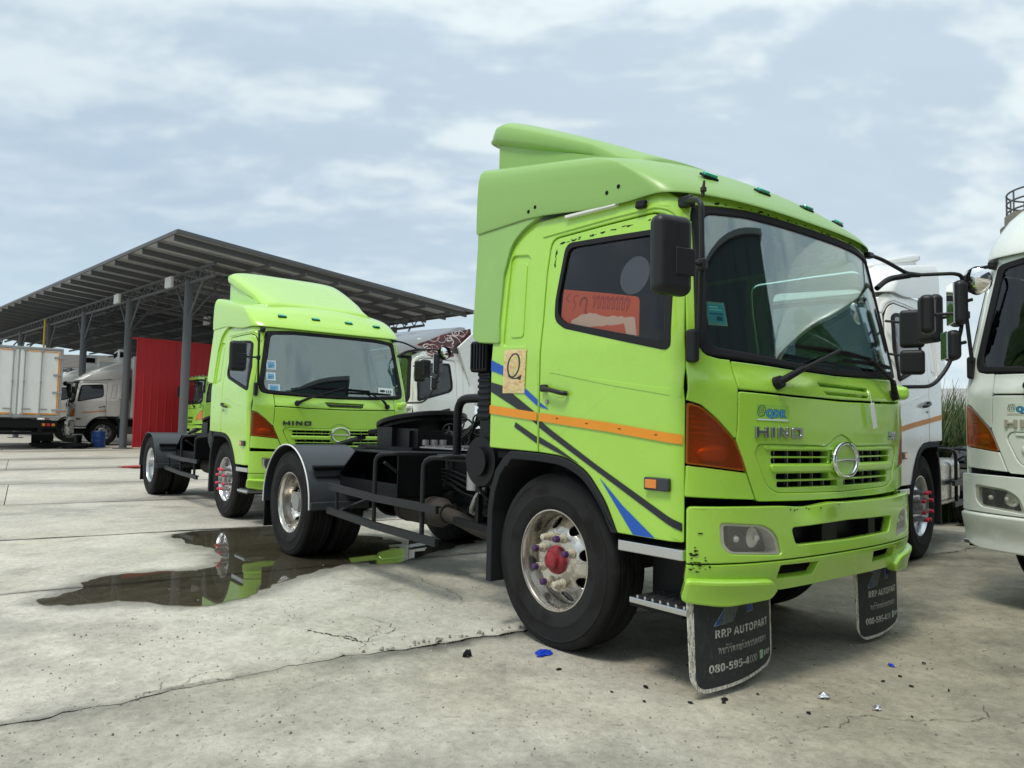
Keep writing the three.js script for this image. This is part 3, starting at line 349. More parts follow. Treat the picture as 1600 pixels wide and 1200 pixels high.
  // roof
  if (o.fairing !== false) {
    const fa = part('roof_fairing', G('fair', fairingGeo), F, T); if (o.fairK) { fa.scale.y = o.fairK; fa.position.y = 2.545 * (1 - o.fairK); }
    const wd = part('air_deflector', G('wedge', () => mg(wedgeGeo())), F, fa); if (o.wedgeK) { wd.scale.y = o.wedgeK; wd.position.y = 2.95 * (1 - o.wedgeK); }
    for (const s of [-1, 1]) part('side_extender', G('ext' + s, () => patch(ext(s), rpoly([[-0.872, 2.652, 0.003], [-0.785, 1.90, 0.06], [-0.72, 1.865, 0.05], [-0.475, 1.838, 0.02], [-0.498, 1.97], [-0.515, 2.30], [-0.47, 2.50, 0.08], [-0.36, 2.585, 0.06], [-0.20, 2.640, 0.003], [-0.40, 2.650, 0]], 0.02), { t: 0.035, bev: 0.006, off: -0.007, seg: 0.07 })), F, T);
    for (const x of [-0.7, -0.245, 0.245, 0.7]) { const z0 = x * x > 0.2 ? 0.812 : 0.852, m = part('marker_lamp', G('ml', () => bx(0.115, 0.014, 0.05, 0, 0, 0, 0.006)), M.trim, T); m.position.set(x, 2.716, z0); m.rotation.set(0.66, x * 0.22, -x * 0.06); part('lamp_lens', G('mll', () => bx(0.095, 0.02, 0.036, 0, 0.012, 0, 0.008)), M.teal, m); }
  }
  part('cab_roof', G('roof', roofGeo), P, T);
  if (o.fairing === false && !o.visor) for (const x of [-0.6, -0.2, 0.2, 0.6]) { const m = part('marker_lamp', G('ml2', () => bx(0.08, 0.05, 0.06, 0, 0, 0, 0.02)), M.teal, T); m.position.set(x, 2.64, 0.88); }
  // inside
  part('cab_shell', G('shell', () => mg([bx(2.10, 1.40, 0.03, 0, 1.86, -0.55), bx(2.2, 0.04, 1.3, 0, 1.12, 0.1), bx(1.95, 0.55, 0.04, 0, 1.35, 0.94), bx(0.03, 0.5, 0.85, -1.08, 1.42, 0.38), bx(0.03, 0.5, 0.85, 1.08, 1.42, 0.38), bx(1.90, 0.02, 1.25, 0, 2.535, 0.05), bx(0.02, 1.2, 0.44, -0.99, 1.9, -0.32), bx(0.02, 1.2, 0.44, 0.99, 1.9, -0.32)])), M.interior, T);
  part('dashboard', G('dash', () => mg([bx(1.88, 0.16, 0.40, 0, 1.56, 0.76, 0.05), bx(1.5, 0.12, 0.2, 0, 1.56, 0.98, 0.05), bx(0.6, 0.1, 0.25, -0.45, 1.70, 0.80, 0.05), bx(0.8, 0.07, 0.2, 0.35, 1.70, 0.86, 0.03)])), M.interior, T);
  if (!lo) part('steering_wheel', G('stw', () => { const g = mg([new THREE.TorusGeometry(0.225, 0.017, 10, 40), bx(0.4, 0.035, 0.02, 0, -0.02, 0, 0.008), bx(0.035, 0.2, 0.02, 0, -0.12, 0, 0.008), cyl(0.06, 0.06, 0.03, 0, -0.02, 0, 'z')]); g.rotateX(-1.05); g.translate(-0.52, 1.72, 0.48); return g; }), M.trim, T);
  for (const x of [-0.52, 0.52]) part('seat', G('seat' + x, () => mg([bx(0.52, 0.16, 0.5, x, 1.40, 0.0, 0.05), bx(0.5, 0.62, 0.14, x, 1.76, -0.28, 0.06, -0.16), bx(0.26, 0.18, 0.1, x, 2.15, -0.34, 0.04, -0.16)])), M.seat, T);
  // chassis
  if (!o.cabOnly) {
    part('chassis_rail', G('rails', () => { const L = []; for (const s of [-1, 1]) L.push(bx(0.012, 0.24, 5.3, s * 0.425, 0.93, -1.95), bx(0.075, 0.012, 5.3, s * 0.39, 1.048, -1.95), bx(0.075, 0.012, 5.3, s * 0.39, 0.812, -1.95)); for (const z of [-4.5, -3.3, -2.4, -1.5, -0.8]) L.push(bx(0.8, 0.18, 0.08, 0, 0.92, z)); return mg(L); }), M.chassis, T);
    part('engine', G('eng', () => mg([bx(0.62, 0.62, 1.2, 0, 0.86, 0.25, 0.05), bx(0.5, 0.5, 0.9, 0, 0.72, -0.7, 0.08), cyl(0.15, 0.15, 0.5, -0.42, 0.75, -0.85, 'z'), bx(0.2, 0.26, 0.3, -0.52, 0.86, -0.95, 0.03), cyl(0.07, 0.07, 0.16, -0.6, 0.93, -1.12, 'y'), cyl(0.045, 0.045, 0.2, -0.62, 0.78, -1.0, 'x')])), M.chassis, T);
    part('front_axle', G('fax', () => mg([bx(1.7, 0.1, 0.12, 0, 0.45, 0, 0.02), bx(0.09, 0.05, 1.5, -0.45, 0.56, 0), bx(0.09, 0.05, 1.5, 0.45, 0.56, 0)])), M.chassis, T);
    part('rear_axle', G('rax', () => { const b = new THREE.SphereGeometry(0.24, 20, 14); b.scale(1, 0.9, 0.9); b.translate(0, 0.53, -3.83); return mg([b, cyl(0.1, 0.1, 1.6, 0, 0.515, -3.83, 'x'), rod([0, 0.55, -3.6], [0, 0.75, -1.0], 0.055, 12), bx(0.1, 0.12, 1.5, -0.5, 0.66, -3.83), bx(0.1, 0.12, 1.5, 0.5, 0.66, -3.83)]); }), M.chassis, T);
    for (const s of [-1, 1]) {
      part('rear_fender', G('rfen' + s, () => { const A = FARC; const sp = new THREE.CatmullRomCurve3(A.map(q => V3(0, q[1], q[0]))).getPoints(36); const cx = V3(0, 0.515, -3.86); const IN = sp.map(p => p.clone().lerp(cx, 0.012 / p.distanceTo(cx))); return mg([loft([1.225, 0.62].map(X => sp.map(p => V3(s * X, p.y, p.z))), false), loft([1.225, 0.62].map(X => IN.map(p => V3(s * X, p.y, p.z))), false), loft([sp, IN].map(q => q.map(p => V3(s * 1.225, p.y, p.z))), false), loft([sp, IN].map(q => q.map(p => V3(s * 0.62, p.y, p.z))), false), bx(0.6, 0.075, 0.035, s * 0.925, 0.53, -3.238, 0.008)]); }), M.fenderGrey, T);
      if (!lo) part('fender_trim', G('rft' + s, () => { const A = FARC; return new THREE.TubeGeometry(new THREE.CatmullRomCurve3(A.map(q => V3(s * 1.232, q[1], q[0]))), 48, 0.0075, 6, false); }), o.fenderTrim ?? M.whiteTrim, T);
      part('rear_mud_flap', G('rmf' + s, () => bx(0.58, 0.36, 0.012, s * 0.925, 0.40, -4.43)), M.chassis, T);
      part('fender_bracket', G('fbr' + s, () => mg([rod([s * 1.17, 0.885, -3.325], [s * 0.70, 0.885, -3.325], 0.024, 12), bx(0.46, 0.08, 0.008, s * 0.93, 0.835, -3.312, 0, -0.42)])), M.chassis, T);
      part('side_guard', G('sg' + s, () => { const x = s * 1.12, bar = (y0, y1) => { const a = [x, y0, -3.08], m = [x, (y0 + y1) / 2 - 0.012, -2.2], b = [x, y1, -1.235]; return [beam(a, m, 0.03, 0.058), beam(m, b, 0.03, 0.058), beam([x - s * 0.012, a[1] + 0.02, a[2]], [x - s * 0.012, m[1] + 0.02, m[2]], 0.045, 0.012), beam([x - s * 0.012, m[1] + 0.02, m[2]], [x - s * 0.012, b[1] + 0.02, b[2]], 0.045, 0.012)]; }; const L = [...bar(0.728, 0.690), ...bar(0.512, 0.455), rod([x - s * 0.025, 0.70, -2.95], [x - s * 0.025, 0.50, -2.95], 0.016)]; for (const z of [-2.25, -1.49]) L.push(tube([[x - s * 0.03, 0.47, z], [x - s * 0.03, 1.05, z], [x - s * 0.10, 1.065, z + 0.16], [s * 0.43, 1.06, z + 0.2]], 0.019, 0.09)); L.push(rod([x - s * 0.03, 0.52, -2.9], [s * 0.45, 0.85, -2.5], 0.012), rod([x - s * 0.06, 0.99, -2.15], [s * 0.6, 0.72, -2.3], 0.012)); return mg(L); }), M.guard, T);
    }
    part('tool_box', G('tbx', () => { const m = flatX(-1, 0.90), oc = rpoly([[-3.36, 0.80, 0.0], [-3.0, 1.05, 0.0], [-2.2, 1.065, 0.0], [-2.2, 0.70, 0.0], [-3.36, 0.68, 0.0]], 0); return mg([patch(flatX(-1, 0.46), oc, { t: 0.012, bev: 0, seg: 1 }), beam([-0.68, 0.695, -3.36], [-0.68, 0.695, -2.2], 0.45, 0.012), bx(0.45, 0.36, 0.012, -0.68, 0.88, -2.2), beam([-0.68, 0.80, -3.36], [-0.68, 1.05, -3.0], 0.45, 0.012), bx(0.45, 0.012, 0.8, -0.68, 1.058, -2.6), bx(0.012, 0.11, 1.16, -0.90, 0.745, -2.78), bx(0.46, 0.12, 0.012, -0.68, 0.74, -3.36)]); }), M.chassis, T);
    part('exhaust_silencer', G('exh', () => mg([cyl(0.125, 0.125, 0.6, -0.55, 0.56, -2.35, 'z', 24), cyl(0.08, 0.125, 0.09, -0.55, 0.56, -2.005, 'z', 24), ctube([[-0.55, 0.56, -2.0], [-0.55, 0.53, -1.75], [-0.5, 0.46, -1.45], [-0.42, 0.5, -0.9]], 0.06, 20, 12), cyl(0.13, 0.13, 0.03, -0.55, 0.56, -2.58, 'z', 24), cyl(0.13, 0.13, 0.03, -0.55, 0.56, -2.15, 'z', 24)])), M.rust, T);
    part('fuel_tank', G('tank', () => bx(0.55, 0.52, 1.0, 0.78, 0.70, -1.4, 0.08)), M.aluOld, T);
    part('fifth_wheel', G('fw', () => { const o5 = []; const n = 40; for (let i = 0; i <= n; i++) { const a = lerp(-1.1, Math.PI + 1.1, i / n); o5.push(V2(0.47 * Math.cos(a), 0.47 * Math.sin(a))); } o5.push(V2(-0.30, -0.62), V2(-0.12, -0.58), V2(-0.05, -0.05), V2(0.05, -0.05), V2(0.12, -0.58), V2(0.30, -0.62)); const m = { s: 1, f: (u, v) => [u, 1.315 + 0.20 * v, -3.30 + v] }; const top = patch(m, o5, { t: 0.05, bev: 0.01, seg: 0.3 }); m.s = -1; return mg([top, patch({ s: 1, f: (u, v) => [u, 1.275 + 0.20 * v, -3.30 + v] }, circle(0.42, 30), { t: 0.10, bev: 0.01, seg: 0.4 }), bx(0.12, 0.2, 0.3, -0.38, 1.18, -3.3), bx(0.12, 0.2, 0.3, 0.38, 1.18, -3.3), bx(0.95, 0.03, 1.1, 0, 1.075, -3.25), beam([-0.36, 1.16, -3.95], [-0.36, 1.07, -4.5], 0.1, 0.03), beam([0.36, 1.16, -3.95], [0.36, 1.07, -4.5], 0.1, 0.03), bx(0.85, 0.16, 0.04, 0, 1.17, -2.86), bx(0.05, 0.2, 0.7, -0.36, 1.17, -3.1), bx(0.05, 0.2, 0.7, 0.36, 1.17, -3.1)]); }), M.chassis, T);
    part('deck_plate', G('deck', () => mg([bx(0.9, 0.012, 0.9, 0, 1.10, -2.15), ...Array.from({ length: 6 }, (_, i) => bx(0.9, 0.012, 0.02, 0, 1.113, -1.75 - i * 0.15)), cyl(0.035, 0.035, 0.05, -0.30, 1.14, -2.75), cyl(0.035, 0.035, 0.05, -0.2, 1.14, -2.75), cyl(0.035, 0.035, 0.05, -0.1, 1.14, -2.75)])), M.steel, T);
    part('hose_hoop', G('hoop', () => mg([tube([[-0.70, 1.04, -1.62], [-0.70, 1.52, -1.62], [-0.70, 1.52, -1.18], [-0.70, 1.0, -1.16]], 0.036, 0.13, 10), tube([[-0.62, 1.2, -1.55], [-0.66, 1.4, -1.4], [-0.68, 1.5, -1.3]], 0.01, 0.05, 6), bx(0.5, 0.05, 0.62, -0.6, 1.05, -1.38, 0.01), ...[0, 1, 2].map(i => ctube([[-0.66 + i * 0.05, 1.48, -1.25], [-0.5, 1.30 - i * 0.06, -1.7 - i * 0.1], [-0.3, 1.24, -2.3], [-0.1, 1.22 + i * 0.02, -2.7]], 0.012, 24, 6))])), M.chassis, T);
    part('air_intake', G('snork', () => { const L = [bx(0.22, 0.22, 0.20, -0.95, 1.79, -0.86, 0.02), ...Array.from({ length: 5 }, (_, i) => bx(0.01, 0.18, 0.014, -1.065, 1.79, -0.93 + i * 0.035)), cyl(0.17, 0.17, 0.34, -0.88, 1.06, -0.82, 'x', 28), cyl(0.10, 0.10, 0.36, -0.90, 1.06, -0.82, 'x', 28), bx(0.14, 0.2, 0.14, -0.94, 1.27, -0.83, 0.02)]; for (let i = 0; i < 8; i++) L.push(bx(0.16, 0.03, 0.15, -0.94, 1.665 - i * 0.042, -0.845, 0.012), bx(0.14, 0.016, 0.13, -0.94, 1.645 - i * 0.042, -0.845)); return mg(L); }), M.chassis, T);
    part('wiring_box', G('wbox', () => mg([bx(0.10, 0.22, 0.10, -0.86, 0.86, -0.98, 0.02), bx(0.04, 0.46, 0.04, -0.92, 0.80, -1.0), bx(0.04, 0.46, 0.04, -0.95, 0.80, -0.72), beam([-0.92, 0.60, -1.3], [-0.95, 0.58, -0.7], 0.04, 0.05), ctube([[-0.9, 0.95, -1.1], [-0.95, 0.85, -0.95], [-0.9, 0.75, -0.85], [-0.93, 0.66, -0.75]], 0.012, 16, 6), ctube([[-0.85, 0.97, -0.8], [-0.9, 0.8, -0.9], [-0.83, 0.7, -1.0], [-0.88, 0.62, -1.1]], 0.010, 16, 6)])), M.chassis, T);
    for (let h = 0; h < 3; h++) part('air_hose', G('coil' + h, () => { const q = []; for (let i = 0; i <= 90; i++) { const t = i / 90, an = t * 2 * Math.PI * 7; q.push([-0.42 + 0.16 * h + 0.055 * Math.cos(an), 1.30 + 0.05 * h - 0.12 * Math.sin(t * Math.PI) + 0.055 * Math.sin(an), -1.15 - 1.1 * t]); } return ctube(q, 0.009, 180, 5); }), M.trim, T);
    for (let h = 0; h < 4; h++) part('brake_pipe', G('bpipe' + h, () => ctube([[-0.46, 0.98 - h * 0.05, -0.9], [-0.50 - 0.03 * h, 0.86 - 0.04 * h, -1.5], [-0.46, 0.92 - 0.03 * h, -2.2], [-0.48, 0.80 + 0.04 * h, -3.0]], 0.011, 20, 5)), M.chassis, T);
    for (const z of [-1.0, -1.6, -2.1, -2.9]) part('frame_bracket', G('fbk' + z, () => mg([bx(0.03, 0.20, 0.10, -0.445, 0.93, z, 0.004), ...[-0.06, 0.06].map(y => cyl(0.014, 0.014, 0.02, -0.466, 0.93 + y, z, 'x', 6))])), M.guard, T);
    part('compressor', G('comp', () => mg([cyl(0.07, 0.075, 0.20, -0.74, 0.93, -0.99, 'z', 18), bx(0.13, 0.10, 0.16, -0.74, 1.0, -0.99, 0.02), ...Array.from({ length: 5 }, (_, i) => cyl(0.085, 0.085, 0.008, -0.74, 0.93, -1.06 + i * 0.032, 'z', 18)), ctube([[-0.74, 1.05, -0.99], [-0.78, 1.10, -1.1], [-0.74, 1.0, -1.3], [-0.62, 0.98, -1.5]], 0.014, 18, 6), ctube([[-0.8, 0.9, -0.9], [-0.92, 0.84, -0.98], [-0.9, 0.7, -1.12], [-0.75, 0.64, -1.3]], 0.017, 18, 6)])), M.steel, T);
    part('air_tank', G('atank', () => mg([cyl(0.12, 0.12, 0.62, -0.28, 0.66, -1.75, 'z', 20), cyl(0.06, 0.12, 0.05, -0.28, 0.66, -1.415, 'z', 20)])), M.chassis, T);
    part('oil_filter', G('ofil', () => cyl(0.06, 0.06, 0.14, -0.84, 0.90, -1.17)), M.steel, T); part('air_valve', G('aval', () => cyl(0.045, 0.05, 0.08, -0.80, 0.98, -0.95)), M.steel, T);
    for (const s of [-1, 1]) wheel(T, s * 1.065, 0.515, -3.83, true, o);
  }
  for (const s of [-1, 1]) wheel(T, s * 0.975, 0.515, 0, false, o);
  return T;
}
// ------------------------------------------------------------------ ground: a yard of cracked concrete slabs on earth
const groundY = (x, z) => 0.10 * sstep(2.2, 4.4, x + 0.12 * (z + 6)) * sstep(-13, -9, z) + 0.29 * sstep(-12, -30, z);
const concrete = dataTex(2048, (u, v) => {
  const big = fbm(u * 4, v * 4, 4, 101, 0.55, 4), mid = fbm(u * 26, v * 22, 4, 111, 0.62, 0), fine = fbm(u * 256, v * 256, 3, 121, 0.8, 256), grain = hash((u * 2048) | 0, (v * 2048) | 0, 5);
  const streak = fbm(u * 70 + 20 * v, v * 22 - 6 * u, 3, 127, 0.6), pit = vnoise(u * 420, v * 420, 420, 131), pit2 = vnoise(u * 130, v * 130, 130, 133), stain = sstep(0.55, 0.68, fbm(u * 9, v * 9, 5, 141, 0.62, 9)), pale = sstep(0.56, 0.70, fbm(u * 17 + 3.3, v * 17, 5, 151, 0.66, 17));
  let a = 0.82 + 0.16 * (big - 0.5) + 0.20 * (mid - 0.5) + 0.42 * (fine - 0.5) + 0.16 * (grain - 0.5) + 0.10 * (streak - 0.5) - 0.07 * stain + 0.07 * pale;
  if (pit > 0.93) a *= 0.66; if (pit < 0.05) a *= 1.20; if (pit2 > 0.965) a *= 0.74;
  const warm = 0.07 * (fbm(u * 7, v * 7, 3, 161, 0.5, 7) - 0.5);
  return [a * (1 + warm), a * (0.985 + warm * 0.4), a * (0.925 - warm - 0.02 * stain)];
}, false);
const concreteB = dataTex(1024, (u, v) => 0.5 + 0.55 * (fbm(u * 60, v * 60, 4, 171, 0.65, 60) - 0.5) + 0.45 * (fbm(u * 14, v * 14, 3, 181, 0.6, 14) - 0.5) - (vnoise(u * 210, v * 210, 210, 191) > 0.92 ? 0.2 : 0));
concrete.anisotropy = 16; concrete.repeat.set(1 / 9, 1 / 9); concreteB.repeat.set(1 / 2.2, 1 / 2.2);
const matConcrete = std([0.555, 0.528, 0.476], 0.86, { map: concrete, bumpMap: concreteB, bumpScale: 0.009, vertexColors: true });
const matEarth = std([0.20, 0.19, 0.165], 0.95, { map: concrete, bumpMap: concreteB, bumpScale: 0.01 });
const GD = [0.836, -0.549], GT = [-0.549, -0.836];
const st2w = (s, t) => [s * GD[0] + t * GT[0], s * GD[1] + t * GT[1]];
const w2st = (x, z) => [x * GD[0] + z * GD[1], x * GT[0] + z * GT[1]];
const PUD = [[-3.29, -5.29], [-3.24, -5.58], [-3.34, -6.11], [-3.15, -6.34], [-2.85, -6.51], [-2.63, -6.63], [-2.64, -6.9], [-2.92, -7.51], [-3.35, -7.94], [-3.77, -8.45], [-3.61, -8.89], [-2.99, -9.33], [-2.37, -8.95], [-1.73, -8.8], [-1.04, -8.6], [-0.37, -8.75], [-0.53, -8.23], [-0.91, -7.38], [-1.15, -6.94], [-1.49, -7.03], [-1.65, -6.61], [-1.8, -6.26], [-1.93, -5.77], [-2.05, -5.44], [-2.26, -5.31], [-2.71, -5.38], [-2.99, -5.24]];
function inPoly(x, z, P) { let c = false; for (let i = 0, j = P.length - 1; i < P.length; j = i++) if ((P[i][1] > z) !== (P[j][1] > z) && x < (P[j][0] - P[i][0]) * (z - P[i][1]) / (P[j][1] - P[i][1]) + P[i][0]) c = !c; return c; }
function dPoly(x, z, P) { let d = 1e9; for (let i = 0, j = P.length - 1; i < P.length; j = i++) { const ax = P[j][0], az = P[j][1], bx_ = P[i][0] - ax, bz = P[i][1] - az; const t = Math.max(0, Math.min(1, ((x - ax) * bx_ + (z - az) * bz) / (bx_ * bx_ + bz * bz))); d = Math.min(d, Math.hypot(x - ax - t * bx_, z - az - t * bz)); } return inPoly(x, z, P) ? -d : d; }
{
  const yard = new THREE.Group(); yard.name = 'concrete_yard'; yard.userData = { kind: 'structure', label: 'pale cracked concrete slabs of the truck yard' }; scene.add(yard);
  const tj = [-9, -4.6, -0.6, 3.85, 6.65, 9.54, 13.4, 17.3, 21.2, 25.1, 29, 33, 38, 44, 52, 62];
  const jit = (t, s, i) => (i === 3 ? 0.22 * (fbm(s * 0.9 + 4, i, 4, 201, 0.6) - 0.5) + 0.10 * (fbm(s * 7, i, 3, 207, 0.75) - 0.5) + 0.16 * sstep(-0.2, 1.6, s) - 0.02 : 0.03 * (fbm(s * 3, i * 7, 3, 203, 0.7) - 0.5)) + t;
  const gap = (i, s) => i === 3 ? 0.004 + 0.030 * fbm(s * 5, 3, 3, 211, 0.7) ** 3 + 0.02 * sstep(1.6, 2.1, s) * sstep(3.4, 2.4, s) : i === 5 ? 0.025 + 0.07 * fbm(s * 3, 9, 3, 213, 0.7) ** 2 : i === 4 ? 0.008 + 0.02 * fbm(s * 3, 4, 3, 215) ** 2 : 0.02 + 0.06 * fbm(s * 2, i, 3, 217, 0.7) ** 2;
  const R = rng(5);
  for (let b = 0; b < tj.length - 1; b++) {
    const sj = [-64]; const near = b >= 2 && b <= 5; const step = b < 2 ? 40 : near ? 12 : 6.5; let s = -64 + step * (0.4 + 0.6 * R()); if (near) { sj.push(-30, -14); s = [0, 0, 11, 16, 13, 9][b]; } while (s < 62) { sj.push(s); s += step * (0.9 + 0.2 * R()); } sj.push(64);
    for (let c = 0; c < sj.length - 1; c++) {
      const ds = sj[c + 1] - sj[c], mid = (sj[c] + sj[c + 1]) / 2, det = near && sj[c + 1] > -14 && sj[c] < 16; const ns = det ? Math.ceil(ds / (b < 4 ? 0.045 : 0.08)) : Math.max(3, Math.ceil(ds / 2.5)), nt = det ? Math.ceil((tj[b + 1] - tj[b]) / 0.07) : 4;
      const pos = [], uv = [], cl = [], idx = []; const tone = 0.95 + 0.10 * R();
      for (let j = -1; j <= nt + 1; j++) for (let i = 0; i <= ns; i++) {
        const ss = lerp(sj[c] + 0.006, sj[c + 1] - 0.006, i / ns), t0 = jit(tj[b], ss, b) + gap(b, ss) / 2, t1 = jit(tj[b + 1], ss, b + 1) - gap(b + 1, ss) / 2, jj = Math.max(0, Math.min(nt, j)), tt = lerp(t0, t1, jj / nt);
        const [x, z] = st2w(ss, tt); let y = groundY(x, z) + (det ? 0.006 * (fbm(x * 0.8, z * 0.8, 3, 221) - 0.5) : 0); const skirt = j < 0 || j > nt; if (skirt) y -= 0.05;
        pos.push(x, y, z); uv.push(x, z);
        let k = tone, g = [1, 1, 1];
        if (det) {
          const d = dPoly(x, z, PUD); const wet = sstep(0.24 + 0.5 * (fbm(x * 2.4, z * 2.4, 4, 231, 0.65) - 0.45), 0.04, d); k *= lerp(1, 0.50, wet);
          const greenish = sstep(3.0, 4.4, tt) * sstep(9.6, 8.6, tt) * sstep(0.2, 1.6, ss + 0.8 * (fbm(x, z, 3, 241) - 0.5)); g = [lerp(1, 0.90, greenish), lerp(1, 0.925, greenish), lerp(1, 0.90, greenish)];
          const rough = sstep(0.02, -0.02, tt - jit(3.85, ss, 3)) * (0.55 + 0.45 * sstep(0.35, 0.6, fbm(x * 0.9, z * 0.9, 5, 251, 0.6))); k *= lerp(1, 0.76, rough) * (1 + rough * (0.55 * (fbm(x * 5, z * 8, 4, 257, 0.7) - 0.5))); g[2] *= lerp(1, 0.965, rough);
          const oil = Math.max(sstep(0.52, 0.68, fbm(x * 0.9 + 8, z * 0.9, 4, 261)) * sstep(2.2, 4.2, x + 0.2 * z + 1.6), sstep(0.40, 0.50, fbm(x * 1.4, z * 1.8, 4, 263, 0.6)) * sstep(2.6, 3.4, x) * sstep(-6.7, -7.2, z) * sstep(-10, -9, z)); k *= lerp(1, 0.58, oil); g[2] *= lerp(1, 0.93, oil);
          const brown = sstep(0.6, 2.4, x + 0.9 * (fbm(x * 0.8, z * 0.8, 4, 255, 0.6) - 0.5)) * sstep(-9, -6, z); g[0] *= lerp(1, 0.95, brown); g[1] *= lerp(1, 0.925, brown); g[2] *= lerp(1, 0.83, brown); k *= lerp(1, 0.76, brown) * (1 + brown * 0.5 * (fbm(x * 3, z * 7, 4, 259, 0.7) - 0.5));
        }
        if (det) { const e = jit(3.85, ss, 3) - tt, n1 = fbm(x * 4, z * 4, 3, 271, 0.65); const damp = sstep(-0.005, 0.01, e) * sstep(0.17, 0.07, e + 0.2 * (n1 - 0.5)) * sstep(1.35, 1.8, ss) * sstep(3.6, 2.9, ss); k *= lerp(1, 0.50, damp); const dust = sstep(0.50, 0.62, fbm(x * 1.7 + 3, z * 2.3, 5, 281, 0.62)); k *= lerp(1, 1.10, dust); const dirt = sstep(0.53, 0.66, fbm(x * 1.1 + 30, z * 1.5, 5, 291, 0.65)); k *= lerp(1, 0.76, dirt); }
        { const ed = Math.min(jj, nt - jj); if (skirt) k *= 0.22; else if (ed === 0 && tt < 30) k *= lerp(0.42, 0.85, sstep(0.35, 0.65, fbm(ss * 2.2, b * 5, 4, 299, 0.65))); }
        cl.push(k * g[0], k * g[1], k * g[2]);
      }
      const n = ns + 1; for (let j = 0; j < nt + 2; j++) for (let i = 0; i < ns; i++) { const a = j * n + i; idx.push(a, a + 1, a + n + 1, a, a + n + 1, a + n); }
      const g = new THREE.BufferGeometry(); g.setAttribute('position', new THREE.Float32BufferAttribute(pos, 3)); g.setAttribute('uv', new THREE.Float32BufferAttribute(uv, 2)); g.setAttribute('color', new THREE.Float32BufferAttribute(cl, 3)); g.setIndex(idx); g.computeVertexNormals(); { const na = g.attributes.normal; for (let q = 0; q < na.count; q++) { const row = Math.floor(q / n); if (row <= 1 || row >= nt + 1) na.setXYZ(q, 0, 1, 0); } }
      const m = shadows(new THREE.Mesh(g, matConcrete)); m.name = 'slab'; yard.add(m);
    }
  }
  // earth under and beyond the slabs
  const n = 60, pos = [], uv = [], idx = []; const ax = (i) => { const t = i / n * 2 - 1; return Math.sign(t) * (40 * Math.abs(t) + 360 * Math.abs(t) ** 4); };
  for (let j = 0; j <= n; j++) for (let i = 0; i <= n; i++) { const x = ax(i), z = ax(j) - 10; pos.push(x, groundY(x, z) - 0.04, z); uv.push(x, z); }
  for (let j = 0; j < n; j++) for (let i = 0; i < n; i++) { const a = j * (n + 1) + i; idx.push(a, a + n + 1, a + n + 2, a, a + n + 2, a + 1); }
  const g = new THREE.BufferGeometry(); g.setAttribute('position', new THREE.Float32BufferAttribute(pos, 3)); g.setAttribute('uv', new THREE.Float32BufferAttribute(uv, 2)); g.setIndex(idx); g.computeVertexNormals();
  struct('ground', g, matEarth);
}
// puddle water
function waterGeo(P, y, wob, seed) {
  const c = new THREE.CatmullRomCurve3(P.map(q => V3(q[0], 0, q[1])), true, 'catmullrom', 0.5).getPoints(P.length * 8); const o = c.map((p, i) => V2(p.x + wob * (fbm(p.x * 5, p.z * 5, 3, seed, 0.65) - 0.5), -(p.z + wob * (fbm(p.x * 5 + 9, p.z * 5, 3, seed + 1, 0.65) - 0.5))));
  const g = new THREE.ShapeGeometry(new THREE.Shape(o)); g.rotateX(-Math.PI / 2); g.translate(0, y, 0); return g;
}
const matWater = phys([0.50, 0.48, 0.42], 0.02, { transmission: 1, thickness: 0, ior: 1.45 });
struct('puddle', waterGeo(PUD, 0.0055, 0.22, 301), matWater);
// cracks that cross the slabs: thin jagged clefts with side branches
{
  const R = rng(17), out = [];
  const jag = (P, n, amp) => { let q = P.map(p => V2(...p)); for (let k = 0; k < n; k++) { const o = [q[0]]; for (let i = 1; i < q.length; i++) { const a = q[i - 1], c = q[i], L = a.distanceTo(c), m = a.clone().lerp(c, 0.4 + 0.2 * R()), d = (R() - 0.5) * amp * L; m.x += -(c.y - a.y) / L * d; m.y += (c.x - a.x) / L * d; o.push(m, c); } q = o; amp *= 0.9; } return q; };
  const strip = (q, w) => { const pos = [], idx = [], N = q.length; q.forEach((p, i) => { const a = q[Math.max(0, i - 1)], c = q[Math.min(N - 1, i + 1)], L = a.distanceTo(c) || 1, nx = -(c.y - a.y) / L, ny = (c.x - a.x) / L, ww = w * (0.15 + 1.5 * R() * R()) * Math.min(1, i / 3, (N - 1 - i) / 3); for (const e of [-1, 1]) pos.push(p.x + nx * e * ww, groundY(p.x, p.y) + 0.0048, p.y + ny * e * ww); if (i) { const k = i * 2; idx.push(k - 2, k - 1, k + 1, k - 2, k + 1, k); } }); const g = new THREE.BufferGeometry(); g.setAttribute('position', new THREE.Float32BufferAttribute(pos, 3)); g.setIndex(idx); g.computeVertexNormals(); return g; };
  const add = (P, w, br = 0) => { const q = jag(P, 5, 0.5); out.push(strip(q, w)); for (let k = 0; k < br; k++) { const i = (q.length * (0.15 + 0.7 * R())) | 0, a = q[i], an = R() * 6.28, l = 0.1 + 0.25 * R(); out.push(strip(jag([[a.x, a.y], [a.x + l * Math.cos(an), a.y + l * Math.sin(an)]], 4, 0.5), w * 0.6)); } };
  for (const [P, w, br] of [[[[-1.75, -3.42], [-1.6, -3.7], [-1.35, -3.8]], 0.004, 2], [[[-1.25, -4.75], [-1.05, -4.62], [-0.85, -4.48]], 0.010, 1], [[[-0.85, -4.35], [-0.75, -4.7], [-0.95, -5.1]], 0.004, 3], [[[-0.35, -5.5], [-0.6, -6.1], [-0.8, -6.5]], 0.004, 1], [[[-6.4, -12.0], [-6.0, -13.2], [-5.3, -14.6]], 0.008, 0], [[[1.2, -3.3], [1.7, -3.5], [2.3, -3.65]], 0.003, 1]]) add(P, w, br);
  struct('crack', mg(out), std([0.07, 0.066, 0.056], 0.95));
}
